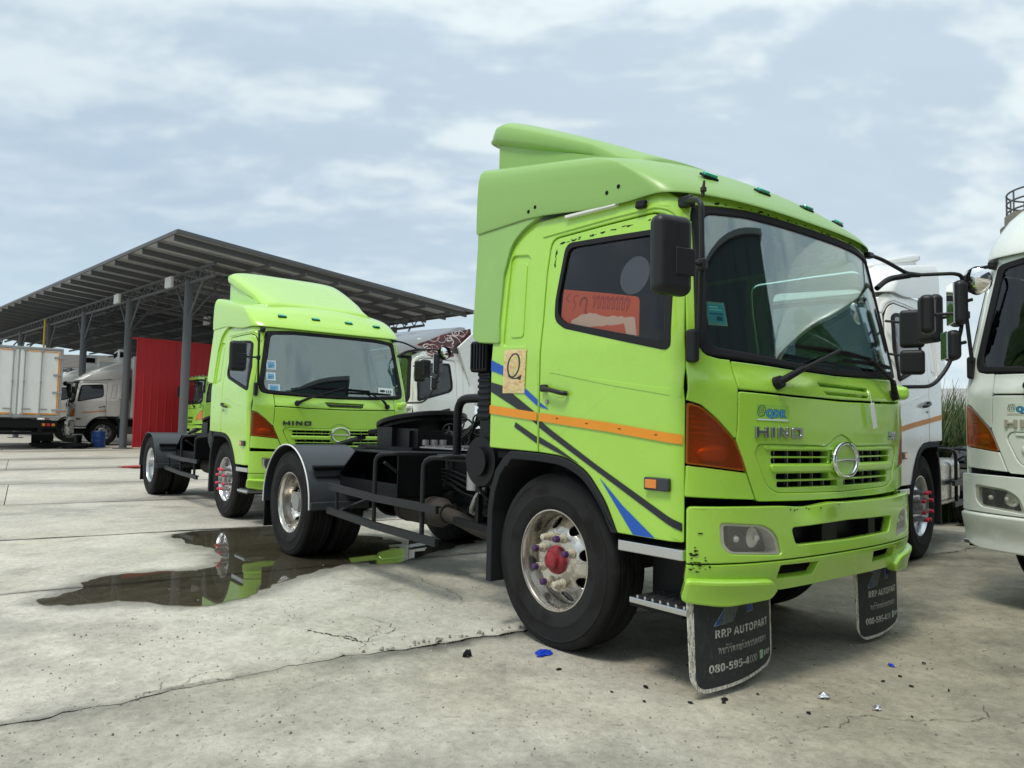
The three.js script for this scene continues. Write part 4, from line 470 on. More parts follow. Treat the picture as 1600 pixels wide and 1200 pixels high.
// ------------------------------------------------------------------ trucks
const R38 = 0.66864;
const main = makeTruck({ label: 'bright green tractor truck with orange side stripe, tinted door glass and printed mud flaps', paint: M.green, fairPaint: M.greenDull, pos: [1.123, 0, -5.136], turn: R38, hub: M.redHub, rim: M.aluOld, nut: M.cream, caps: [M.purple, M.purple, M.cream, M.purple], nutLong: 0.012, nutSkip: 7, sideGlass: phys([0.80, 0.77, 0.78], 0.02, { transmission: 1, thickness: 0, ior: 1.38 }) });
{
  const S = side(-1), T = main, st = { t: 0.003, off: 0.0045, bev: 0, seg: 0.028 };
  part('orange_stripe', mg([patch(S, rpoly([[-0.06, 1.388], [0.5, 1.335], [0.99, 1.277], [0.99, 1.230], [0.5, 1.285], [-0.06, 1.338]], 0.001), { ...st, off: 0.0075 }), patch(S, rpoly([[-0.558, 1.440], [-0.082, 1.390], [-0.082, 1.340], [-0.558, 1.386]], 0.001), { ...st, off: 0.0075 })]), M.orange, T);   // laid over the black bands
  part('black_stripe', mg([patch(S, rpoly([[-0.555, 1.590], [-0.43, 1.563], [-0.135, 1.408], [-0.083, 1.378], [-0.083, 1.318], [-0.27, 1.412], [-0.555, 1.53]], 0.002), st), patch(S, rpoly([[-0.061, 1.344], [0.05, 1.285], [0.413, 1.108], [0.99, 0.845], [0.99, 0.805], [0.413, 1.075], [0.05, 1.245], [-0.061, 1.300]], 0.002), st), patch(S, rpoly([[-0.29, 1.330], [-0.083, 1.243], [-0.083, 1.205], [-0.30, 1.300]], 0.002), st), patch(S, rpoly([[-0.060, 1.245], [0.10, 1.185], [0.285, 1.102], [0.20, 1.128], [0.06, 1.17], [-0.060, 1.207]], 0.002), st)]), M.black, T);
  part('blue_stripe', mg([patch(S, rpoly([[0.455, 1.030], [0.62, 0.90], [0.843, 0.757], [0.70, 0.757]], 0.002), st), patch(S, rpoly([[-0.555, 1.735], [-0.43, 1.690], [-0.203, 1.540], [-0.083, 1.468], [-0.083, 1.43], [-0.203, 1.503], [-0.43, 1.632], [-0.555, 1.665]], 0.002), st), patch(S, rpoly([[-0.061, 1.452], [0.02, 1.408], [-0.061, 1.425]], 0.002), st)]), M.blue, T);
  const paper = canvasTex(128, 256, (x, w, h) => { x.fillStyle = '#d9c596'; x.fillRect(0, 0, w, h); const r = rng(9); for (let i = 0; i < 500; i++) { x.fillStyle = `rgba(${120 + r() * 120 | 0},${95 + r() * 110 | 0},${50 + r() * 70 | 0},0.16)`; x.fillRect(r() * w, r() * h, 2 + r() * 24, 1 + r() * 18); } x.strokeStyle = '#33363a'; x.lineWidth = 9; x.beginPath(); x.ellipse(60, 95, 32, 66, 0.12, 0, 7); x.stroke(); x.lineWidth = 8; x.beginPath(); x.moveTo(30, 150); x.quadraticCurveTo(60, 185, 100, 160); x.stroke(); x.fillStyle = '#2c2f33'; x.beginPath(); x.moveTo(72, 170); x.lineTo(106, 150); x.lineTo(100, 182); x.fill(); });
  part('paper_notice', patch(S, rpoly([[-0.417, 1.792], [-0.195, 1.781], [-0.205, 1.510], [-0.425, 1.515]], 0.001), { t: 0.0015, off: 0.0062, bev: 0, seg: 0.08, box: 'fit' }), std([1, 1, 1], 0.8, { map: paper }), T, 'tan paper with a handwritten letter Q');
  const sign = canvasTex(512, 256, (x, w, h) => { x.fillStyle = '#de6a30'; x.fillRect(0, 0, w, h); x.strokeStyle = '#a8402a'; x.lineWidth = 6; const r = rng(4); x.beginPath(); x.moveTo(56, 24); x.lineTo(22, 44); x.lineTo(56, 66); x.moveTo(110, 44); x.quadraticCurveTo(80, 30, 78, 60); x.quadraticCurveTo(110, 84, 78, 108); x.stroke(); for (let i = 0; i < 8; i++) { const px = 215 + i * 30, y0 = 60 + i * 5, k = r(); x.beginPath(); x.arc(px, y0, 6, 0, 6.3); x.moveTo(px + 5, y0 + 3); x.lineTo(px + 3, y0 + 48); if (k < 0.6) { x.lineTo(px + 17, y0 + 48); x.lineTo(px + 17, y0); } else x.quadraticCurveTo(px + 22, y0 + 24, px + 14, y0 - 2); x.stroke(); } x.lineWidth = 9; x.strokeStyle = '#8d3a28'; x.beginPath(); x.arc(150, 78, 22, 2.6, 6.4); x.quadraticCurveTo(158, 120, 190, 160); x.stroke(); x.fillStyle = '#ead6b8'; x.beginPath(); x.moveTo(80, 190); for (let i = 0; i <= 20; i++) x.lineTo(80 + i * 20, 150 - 40 * Math.sin(Math.min(1, i / 9) * 2.2) + i * 3.0 + 12 * (r() - 0.5)); x.lineTo(500, 256); x.lineTo(440, 245); for (let i = 0; i <= 12; i++) x.lineTo(420 - i * 26, 196 + 6 * r() - i * 0.8); x.fill(); });
  part('window_sign', patch(S, rpoly([[0.068, 2.130, 0.01], [0.45, 2.055], [0.685, 2.005, 0.03], [0.705, 1.79, 0.01], [0.14, 1.915], [0.072, 1.955]], 0.01), { t: 0.002, off: -0.016, bev: 0, seg: 0.06, box: 'fit' }), std([1, 1, 1], 0.8, { map: sign }), T, 'torn red cardboard notice behind the door glass');
  part('film_patch', patch(S, circle(0.105, 28, 0.635, 2.13), { t: 0.001, off: -0.0135, bev: 0, seg: 0.1 }), phys([0.10, 0.135, 0.15], 0.3), T);
  const qdr = canvasTex(256, 128, (x, w, h) => { x.fillStyle = '#8fc24c'; x.fillRect(0, 0, w, h); x.strokeStyle = '#284a44'; x.lineWidth = 5; x.beginPath(); x.ellipse(38, 50, 28, 42, 0.3, 0, 7); x.stroke(); x.lineWidth = 3; for (const a of [-16, 0, 16]) { x.beginPath(); x.moveTo(12, 50 + a); x.lineTo(64, 42 + a); x.moveTo(30 + a, 12); x.lineTo(44 + a, 88); x.stroke(); } x.font = 'bold 74px sans-serif'; x.lineWidth = 10; x.strokeStyle = '#1b3f66'; x.strokeText('QDR', 72, 92); x.fillStyle = '#3f9fd0'; x.fillText('QDR', 72, 92); x.fillStyle = '#d8e6ea'; x.fillRect(6, 108, 246, 10); });
  part('dealer_sticker', patch(front, rpoly([[-0.757, 1.442], [-0.515, 1.437], [-0.513, 1.352], [-0.757, 1.358]], 0.001), { t: 0.0012, off: 0.002, bev: 0, seg: 0.05, box: 'fit' }), std([1, 1, 1], 0.4, { map: qdr }), T);
  part('hanging_tag', mg([wrap(bx(0.05, 0.15, 0.003, 0, 0, 0, 0, 0, 0, 0.30), front, 0.325, 1.41, 0.03), wrap(bx(0.004, 0.09, 0.003, 0, 0, 0, 0, 0, 0, 0.2), front, 0.30, 1.50, 0.03)]), std([0.78, 0.80, 0.80], 0.5), T, 'white tag hanging from the grab handle');
  part('sky_gap_strip', patch(S, rpoly([[0.04, 2.566], [0.46, 2.550], [0.47, 2.564], [0.04, 2.584]], 0.004), { t: 0.03, off: 0.03, bev: 0.003, seg: 0.2 }), M.whiteTrim, T);  // white painted in for the bright sky showing through the gap under the fairing
  part('cab_lamp_bracket', wrap(bx(0.07, 0.045, 0.03, 0, 0, 0, 0.01, 0, 0, -0.1), S, 0.66, 2.510, 0.025), M.trim, T); part('aerial_stub', mg([rod([-0.945, 2.52, 0.955], [-0.945, 2.60, 0.965], 0.011, 8, 0.006), cyl(0.016, 0.016, 0.02, -0.945, 2.555, 0.96)]), M.rust, T);
  const stick = canvasTex(128, 128, (x, w, h) => { x.fillStyle = '#b9b3a4'; x.fillRect(0, 0, w, h); x.fillStyle = '#4fb0c9'; x.fillRect(12, 14, 104, 100); x.fillStyle = '#1d5f86'; x.fillRect(20, 60, 90, 10); x.fillStyle = '#e9f2f2'; x.fillRect(22, 24, 60, 8); x.fillRect(22, 40, 80, 6); x.fillStyle = '#173f5c'; x.fillRect(60, 78, 40, 24); });
  part('screen_sticker', patch(front, rectPts(-0.965, 1.84, -0.85, 1.965, 0.001), { t: 0.001, off: -0.011, bev: 0, seg: 0.1, box: 'fit' }), std([1, 1, 1], 0.5, { map: stick }), T);
  // mud flaps under the bumper
  const flapT = canvasTex(512, 512, (x, w, h) => {
    x.fillStyle = '#d6d2c6'; x.fillRect(0, 0, w, h); x.fillStyle = '#20262a'; x.beginPath(); x.moveTo(36, 0); x.lineTo(490, 0); x.lineTo(496, 400); x.quadraticCurveTo(490, 440, 440, 452); x.quadraticCurveTo(260, 490, 90, 486); x.quadraticCurveTo(46, 480, 44, 420); x.fill();
    x.fillStyle = '#1f4d94'; x.strokeStyle = '#8fa0ae'; x.lineWidth = 3; x.beginPath(); x.moveTo(84, 4); x.quadraticCurveTo(120, 80, 190, 78); x.lineTo(126, 176); x.lineTo(182, 174); x.lineTo(262, 60); x.lineTo(262, 4); x.fill(); x.stroke(); x.fillStyle = '#555b60'; x.beginPath(); x.moveTo(190, 78); x.lineTo(150, 176); x.lineTo(226, 170); x.lineTo(280, 40); x.lineTo(282, 4); x.lineTo(236, 4); x.fill(); x.fillStyle = '#1f4d94'; x.beginPath(); x.moveTo(300, 4); x.lineTo(460, 4); x.quadraticCurveTo(430, 48, 345, 46); x.lineTo(345, 136); x.lineTo(306, 136); x.fill(); x.stroke();
    x.fillStyle = '#c9c8bf'; x.font = 'bold 58px sans-serif'; x.fillText('RRP AUTOPART', 128, 240, 340); x.font = '40px sans-serif'; x.strokeStyle = '#b9b8ae'; x.lineWidth = 4; const r = rng(3); x.lineWidth = 3; for (let i = 0; i < 17; i++) { const px = 146 + i * 18, k = r(); x.beginPath(); x.arc(px + 5, 296 + 4 * r(), 4, 0, 6.3); x.moveTo(px + 8, 298); if (k < 0.4) { x.lineTo(px + 8, 322); x.lineTo(px + 15, 322); x.lineTo(px + 15, 294); } else if (k < 0.7) { x.quadraticCurveTo(px + 16, 290, px + 13, 322); } else { x.lineTo(px + 3, 322); x.moveTo(px + 14, 322); x.lineTo(px + 12, 296); } if (r() < 0.35) { x.moveTo(px + 3, 284); x.quadraticCurveTo(px + 10, 276, px + 16, 284); } x.stroke(); } x.font = 'bold 56px sans-serif'; x.fillText('080-595-4', 100, 412, 220); for (let i = 0; i < 3; i++) { x.beginPath(); x.ellipse(340 + i * 0 - 8 + i * 18, 392, 7, 18, 0, 0, 7); x.stroke(); } x.fillStyle = '#9fc7a2'; x.fillRect(398, 366, 26, 46); x.fillStyle = '#c9c8bf'; x.font = 'bold 40px sans-serif'; x.fillText('RRP', 432, 404, 54);
    for (let i = 0; i < 4600; i++) { x.fillStyle = r() < 0.65 ? `rgba(32,37,40,${0.12 + 0.33 * r()})` : `rgba(${110 + 60 * r() | 0},${108 + 55 * r() | 0},${96 + 40 * r() | 0},${0.06 + 0.14 * r()})`; x.fillRect(r() * w, r() * h, 1 + 3 * r(), 2 + 26 * r()); }
  });
  const mFlap = std([1, 1, 1], 0.62, { map: flapT });
  for (const [x0, x1, zz, bow, tilt] of [[-1.155, -0.425, 1.07, 0.05, 0.02], [0.46, 1.05, 1.05, 0.03, -0.01]]) {
    const m = { s: 1, f: (u, v) => { const t = (u - x0) / (x1 - x0); return [u, v + tilt * (t - 0.5) * 0, zz - bow * (2 * t - 1) ** 2 + 0.10 * (0.5 - v) * 0.2]; } }; const W = x1 - x0;
    part('mud_flap', patch(m, rpoly([[x0 + 0.01, 0.56], [x1 - 0.01, 0.56], [x1, 0.12, 0.05], [x1 - 0.05, 0.07, 0.08], [x0 + W * 0.5, 0.035, 0.2], [x0 + 0.10, 0.028, 0.1], [x0 + 0.03, 0.09, 0.08]], 0.04), { t: 0.006, bev: 0.001, seg: 0.07, box: [x0, 0.025, x1, 0.51] }), mFlap, T, 'black printed mud flap with worn white border');
  }
  // chipped paint and scrapes along seams
  const r = rng(77), chips = [], chip = (map, u, v, a, b, off = 0.002) => { const q = [], n = 7; for (let i = 0; i < n; i++) { const t = i / n * 2 * Math.PI, k = 0.45 + 0.75 * r(); q.push(V2(u + a * k * Math.cos(t), v + b * k * Math.sin(t))); } chips.push(patch(map, q, { t: 0.001, off, bev: 0, seg: 0.2 })); };
  for (let i = 0; i < 34; i++) chip(bump, -1.135 + 0.12 * r() * r(), 0.655 + 0.16 * (r() - 0.5) * r() * 2, 0.003 + 0.012 * r(), 0.002 + 0.003 * r(), 0.002);
  for (let i = 0; i < 10; i++) chip(bump, -0.55 + 0.5 * r(), 0.90 + 0.015 * r(), 0.004 + 0.008 * r(), 0.002 + 0.002 * r());
  for (let i = 0; i < 40; i++) { const u = -0.8 + 1.6 * r(); chip(front, u, 2.514 + 0.016 * r() * r(), 0.006 + 0.016 * r(), 0.002 + 0.004 * r()); }
  for (let i = 0; i < 26; i++) chip(side(-1), 0.0 + 0.80 * r(), 2.418 + 0.014 * r() * r(), 0.006 + 0.02 * r(), 0.002 + 0.004 * r());
  for (let i = 0; i < 12; i++) chip(side(-1), -0.03 + 0.012 * r(), 2.28 + 0.10 * r(), 0.002 + 0.003 * r(), 0.005 + 0.01 * r());
  for (let i = 0; i < 4; i++) chip(side(-1), 0.1 + 0.25 * i, 1.355 - 0.027 * i, 0.012, 0.003, 0.0095);
  part('chipped_paint', mg(chips), M.trim, T).userData.kind = 'stuff';
  for (const [u, v] of [[-0.30, 2.685], [-0.235, 2.70], [0.40, 2.64], [0.49, 2.655]]) part('rivet_hole', xf(new THREE.CylinderGeometry(0.012, 0.012, 0.006, 12).rotateZ(Math.PI / 2), -1.0875, v, u), M.dark, T);
}
const t2 = makeTruck({ label: 'green tractor truck with pink wheel nut caps standing past the puddle', paint: M.green2, pos: [-3.04, 0.005, -10.897], turn: 0.6723, rim: M.alu, nut: M.steel, caps: [M.pink], nutLong: 0.055, steer: 0, handle: M.plastic, fenderTrim: M.fenderGrey, badge: M.fenderGrey, sideGlass: phys([0.55, 0.56, 0.57], 0.02, { transmission: 1, thickness: 0, ior: 1.5 }) });
{
  const lab = (n) => canvasTex(64, 64, (x, w, h) => { x.fillStyle = n ? '#dfe9e6' : '#c9d3d6'; x.fillRect(0, 0, w, h); const r = rng(40 + n); if (n === 2) { x.fillStyle = '#23302e'; x.beginPath(); x.arc(18, 30, 12, 0, 6.3); x.fill(); for (let i = 0; i < 3; i++) x.fillRect(34 + i * 9, 20, 5, 26); } else { x.fillStyle = '#6ea6c9'; x.fillRect(8, 8, 48, 48); x.fillStyle = '#3a6d94'; x.fillRect(14, 30, 36, 6); x.fillRect(14, 42, 24, 6); } });
  for (const [x0, y0, x1, y1, n] of [[-0.95, 1.98, -0.84, 2.10, 0], [-0.955, 1.84, -0.85, 1.94, 1], [-0.94, 1.70, -0.80, 1.79, 0], [0.60, 1.72, 0.86, 1.82, 2]]) part('screen_sticker', patch(front, rectPts(x0, y0, x1, y1, 0.002), { t: 0.001, off: 0.003, bev: 0, seg: 0.1, box: 'fit' }), std([1, 1, 1], 0.4, { map: lab(n) }), t2);
}
const t3 = makeTruck({ label: 'pale white truck with blue logo on its front panel, standing before the tall grass', paint: M.white3, pos: [4.87, 0.10, -5.10], turn: -1.09, rim: M.alu, badge: std([0.35, 0.33, 0.25], 0.5), deepBumper: true, fairK: 1.45, sideGlass: M.glassBlack, screen: phys([0.30, 0.34, 0.36], 0.02, { transmission: 1, thickness: 0, ior: 1.5 }) });
{
  const qdr = canvasTex(256, 128, (x, w, h) => { x.fillStyle = '#cfd8cb'; x.fillRect(0, 0, w, h); x.strokeStyle = '#4a544e'; x.lineWidth = 4; x.beginPath(); x.ellipse(38, 50, 28, 40, 0.3, 0, 7); x.stroke(); for (const a of [-16, 0, 16]) { x.beginPath(); x.moveTo(12, 50 + a); x.lineTo(64, 42 + a); x.moveTo(30 + a, 12); x.lineTo(44 + a, 88); x.stroke(); } x.font = 'bold 76px sans-serif'; x.lineWidth = 10; x.strokeStyle = '#173a5a'; x.strokeText('QDR', 72, 92); x.fillStyle = '#2f8fc4'; x.fillText('QDR', 72, 92); x.fillStyle = '#8d3b30'; x.fillRect(6, 108, 246, 6); });
  part('dealer_sticker', patch(front, rpoly([[-0.757, 1.442], [-0.515, 1.437], [-0.513, 1.352], [-0.757, 1.358]], 0.001), { t: 0.0012, off: 0.002, bev: 0, seg: 0.05, box: 'fit' }), std([1, 1, 1], 0.4, { map: qdr }), t3);
}
const t4 = makeTruck({ label: 'white truck with red wheel nut caps and orange side stripe parked beside the tall grass', paint: M.white, pos: [3.3, 0.09, -8.2], turn: -0.75, wedgeK: 0.55, noMirrors: true, rim: M.alu, nut: M.steel, caps: [M.redCap], nutLong: 0.05, sideGlass: M.glassBlack });
part('orange_stripe', mg([patch(side(1), rpoly([[-0.06, 1.388], [0.5, 1.335], [0.99, 1.277], [0.99, 1.230], [0.5, 1.285], [-0.06, 1.338]], 0.001), { t: 0.0016, off: 0.0026, bev: 0, seg: 0.1 }), patch(side(1), rpoly([[-0.558, 1.440], [-0.082, 1.390], [-0.082, 1.340], [-0.558, 1.386]], 0.001), { t: 0.0016, off: 0.0026, bev: 0, seg: 0.1 })]), M.orange, t4);
const t5 = makeTruck({ label: 'white truck cab with a dark red swirl patterned sun visor', paint: M.white, pos: [-1.94, 0.02, -14.0], turn: -0.663, fairing: false, visor: true, noMirrors: true, lowWindow: true, rim: M.alu, nut: M.steel, caps: [M.steel], sideGlass: phys([0.5, 0.55, 0.56], 0.02, { transmission: 1, thickness: 0, ior: 1.5 }) });
for (const t of [t4, t5]) for (const [y, h] of t === t4 ? [[2.16, 0.34], [1.86, 0.22]] : [[2.2, 0.36]]) { const m = part('wing_mirror', mg([bx(0.2, h, 0.09, 1.30, y, 1.02, 0.035, 0, 0.3), rod([1.06, y + 0.1, 0.95], [1.25, y + 0.06, 1.0], 0.012)]), M.plastic, t); part('mirror_glass', bx(0.16, h * 0.86, 0.006, 1.287, y, 0.974, 0.002, 0, 0.3), M.mirror, m); }
{
  const tribal = canvasTex(512, 256, (x, w, h) => { x.fillStyle = '#4a1f22'; x.fillRect(0, 0, w, h); const r = rng(21); for (let k = 0; k < 46; k++) { const px = r() * w, py = r() * h, a = 18 + r() * 46, st = r() * 6.3, dir = r() < 0.5 ? 1 : -1; x.strokeStyle = ['#e9dcd6', '#c99a92', '#7d2a2c'][k % 3]; x.lineWidth = 3 + r() * 6; x.beginPath(); for (let i = 0; i < 26; i++) { const t = i / 25, rad = a * (1 - 0.85 * t), an = st + dir * t * 5.2; x[i ? 'lineTo' : 'moveTo'](px + rad * Math.cos(an) * 1.5, py + rad * Math.sin(an)); } x.stroke(); } });
  const mt = std([1, 1, 1], 0.35, { map: tribal }), grey = phys([0.12, 0.125, 0.13], 0.35, { clearcoat: 0.5 });
  const rings = [[1.12, 2.46], [1.10, 2.56], [0.98, 2.68], [0.75, 2.80], [0.45, 2.90], [0.0, 3.02]].map(([zf, y], i) => ringPts([1.05, 1.05, 1.03, 1.0, 0.97, 0.92][i], zf, 0.34, -0.5, (z, f) => lerp(y + (i ? 0.12 * i / 5 * sstep(0.4, -0.5, z) : 0.1), y, f)));
  rings.push(rings[5].map(p => V3(0, p.y + 0.01, p.z)));
  const vis = part('roof_fairing', loft(rings, false), grey, t5);
  for (const s of [-1, 1]) part('patterned_panel', patch({ s: s < 0 ? 1 : -1, f: (u, v) => [s * (1.062 - 0.05 * sstep(2.55, 3.0, v) - 0.16 * sstep(0.55, 1.0, u)), v, u] }, rpoly([[0.90, 2.49, 0.02], [0.78, 2.70, 0.05], [0.2, 2.93, 0.05], [-0.55, 3.12, 0.02], [-0.58, 2.95, 0.02], [0.0, 2.70, 0.05], [-0.06, 2.55, 0.02], [0.4, 2.48, 0.03]], 0.02), { t: 0.03, bev: 0.006, off: 0.012, seg: 0.08, box: 'fit' }), mt, vis, 'dark red panel with pale swirls');
  for (const s of [-1, 1]) part('side_deflector', patch(flatX(s, 1.13), rpoly([[-0.10, 2.72, 0.02], [-0.56, 3.06, 0.03], [-1.05, 3.06, 0.05], [-1.05, 1.55, 0.03], [-0.62, 1.70, 0.03]], 0.02), { holes: [rpoly([[-0.55, 2.75], [-0.72, 2.85], [-0.82, 2.2], [-0.72, 2.25]], 0.02)], t: 0.04, bev: 0.01, seg: 0.3 }), M.white, t5);
  for (const x of [-0.7, -0.2, 0.3, 0.8]) { const m = part('marker_lamp', G('ml5', () => bx(0.09, 0.05, 0.12, 0, 0, 0, 0.02)), M.whiteTrim, t5); m.position.set(x, 2.80, 0.70 - 0.25 * x * x); }
}
makeTruck({ label: 'green truck cab without roof fairing standing in front of the red sheet wall', paint: M.green, pos: [-10.35, 0.25, -26.5], turn: -0.87, fairing: false, low: true, rim: M.alu });
// two refrigerated trucks under the canopy
{ // grit on the concrete: nobody could count it
  const R = rng(333), g = new THREE.IcosahedronGeometry(0.004, 0), m = new THREE.InstancedMesh(g, std([0.34, 0.33, 0.30], 0.9), 3200), M4 = new THREE.Matrix4(), q = new THREE.Quaternion();
  for (let i = 0; i < 3200; i++) { const x = -2.6 + 6.2 * R(), z = -2.6 - 2.6 * R() - (i % 3 ? 0 : 2.4 * R()), s = 0.35 + 1.5 * R() ** 4; q.setFromAxisAngle(V3(R(), R(), R()).normalize(), R() * 6); M4.compose(V3(x, groundY(x, z) + 0.0035, z), q, V3(s, s * 0.7, s)); m.setMatrixAt(i, M4); const k = 0.5 + 0.9 * R(); m.setColorAt(i, col(k, k * 0.97, k * 0.9)); }
  m.name = 'grit'; shadows(m); m.userData = { kind: 'stuff', label: 'fine grit strewn over the concrete in front of the trucks', category: 'grit' }; scene.add(m);
}
const under = 'refrigerated trucks parked under the canopy';
for (const [x, z, yaw, label] of [[-16.75, -30.3, -0.98, 'white refrigerated truck with orange stripe beside the red wall under the canopy'], [-19.9, -33.4, -0.98, 'white refrigerated truck half hidden behind the box truck under the canopy']]) {
  const t = makeTruck({ name: 'refrigerated_truck', label, paint: M.white, pos: [x, groundY(x, z), z], turn: yaw, fairing: true, low: true, cabOnly: true, rim: M.alu, nut: M.steel, caps: [M.steel], sideGlass: M.glassBlack, screen: M.glassBlack });
  t.userData.group = under;
  part('cargo_box', mg([bx(2.4, 2.5, 5.6, 0, 2.35, -3.75, 0.03)]), M.white, t); part('frame', bx(1.0, 0.3, 6.2, 0, 0.9, -3.2), M.chassis, t);
  part('cooling_unit', bx(1.5, 0.55, 0.5, 0, 3.62, -0.68, 0.08), M.white, t); for (const q of [[0.5, 0.2, 0.02, 0.35, 3.68, -0.42], [0.5, 0.2, 0.02, -0.35, 3.68, -0.42], [0.02, 0.22, 0.36, 0.755, 3.66, -0.68]]) part('unit_grille', bx(...q, 0.008), M.dark, t);
  part('orange_stripe', patch(side(1), rpoly([[-0.06, 1.388], [0.99, 1.277], [0.99, 1.240], [-0.06, 1.348]], 0.001), { t: 0.002, off: 0.004, bev: 0, seg: 0.2 }), M.orange, t);
  for (const s of [-1, 1]) wheel(t, s * 1.065, 0.515, -4.6, true, {});
}
// ------------------------------------------------------------------ box truck seen from behind
{
  const px = -16.6, pz = -24.9, T = thing('box_truck', 'white box truck seen from behind with four lock rods on its doors', 'truck', [px, groundY(px, pz), pz], Math.PI + 0.60);
  // local: +z ahead (away from camera), rear face at z=0
  const W = 2.5, y0 = 1.16, y1 = 3.42;
  part('cargo_box', mg([bx(W, y1 - y0, 6.2, 0, (y0 + y1) / 2, 3.14, 0.02)]), M.white, T);
  part('rear_frame', mg([bx(0.07, y1 - y0 + 0.1, 0.08, -W / 2 + 0.02, (y0 + y1) / 2, -0.01, 0.01), bx(0.07, y1 - y0 + 0.1, 0.08, W / 2 - 0.02, (y0 + y1) / 2, -0.01, 0.01), bx(W, 0.08, 0.09, 0, y1 + 0.03, -0.01, 0.01), bx(W, 0.08, 0.09, 0, y0 - 0.03, -0.01, 0.01)]), M.steel, T);
  for (const s of [-1, 1]) {
    const d = part('rear_door', bx(W / 2 - 0.09, y1 - y0 - 0.06, 0.05, s * (W / 4 - 0.02), (y0 + y1) / 2, -0.01, 0.01), M.white, T);
    for (const u of [0.16, 0.64]) part('lock_rod', mg([rod([s * u, y0 - 0.02, -0.07], [s * u, y1 + 0.02, -0.07], 0.018), bx(0.07, 0.1, 0.05, s * u, y0 + 0.04, -0.06), bx(0.07, 0.12, 0.05, s * u, y1 - 0.05, -0.06), bx(0.06, 0.06, 0.05, s * u, (y0 + y1) / 2, -0.06), bx(0.26, 0.05, 0.03, s * (u + 0.1), y0 + 0.22, -0.075, 0.01)]), M.steel, d);
    for (let i = 0; i < 4; i++) part('hinge', bx(0.28, 0.07, 0.03, s * (W / 2 - 0.12), y0 + 0.2 + i * 0.6, -0.055, 0.01), M.steel, d);
    part('reflective_tape', mg([bx(0.05, y1 - y0 - 0.14, 0.006, s * (W / 2 - 0.105), (y0 + y1) / 2, -0.039), bx(W / 2 - 0.22, 0.05, 0.006, s * (W / 4), y0 + 0.06, -0.0392), bx(W / 2 - 0.3, 0.035, 0.006, s * (W / 4), y1 - 0.07, -0.0392)]), M.orange, d);
    for (const u of [1.08, 0.8]) part('tail_lamp', bx(0.1, 0.09, 0.03, s * u, 0.86, 0.1, 0.01), M.amberSolid, T);
    part('tail_lamp', bx(0.1, 0.09, 0.03, s * 0.94, 0.86, 0.1, 0.01), M.redCap, T);
    part('mud_flap', bx(0.6, 0.5, 0.01, s * 0.9, 0.5, 1.9), M.chassis, T);
    wheel(T, s * 1.0, 0.515, 2.6, true, {});
  }
  part('chassis', mg([bx(2.4, 0.26, 0.1, 0, 0.88, 0.18), bx(0.9, 0.3, 6, 0, 0.9, 3.2), bx(2.2, 0.1, 0.1, 0, 0.56, 0.25, 0.01), bx(0.1, 0.3, 0.1, -0.7, 0.72, 0.25), bx(0.1, 0.3, 0.1, 0.7, 0.72, 0.25), bx(1.6, 0.35, 0.6, 0, 0.8, 1.2)]), M.chassis, T);
}
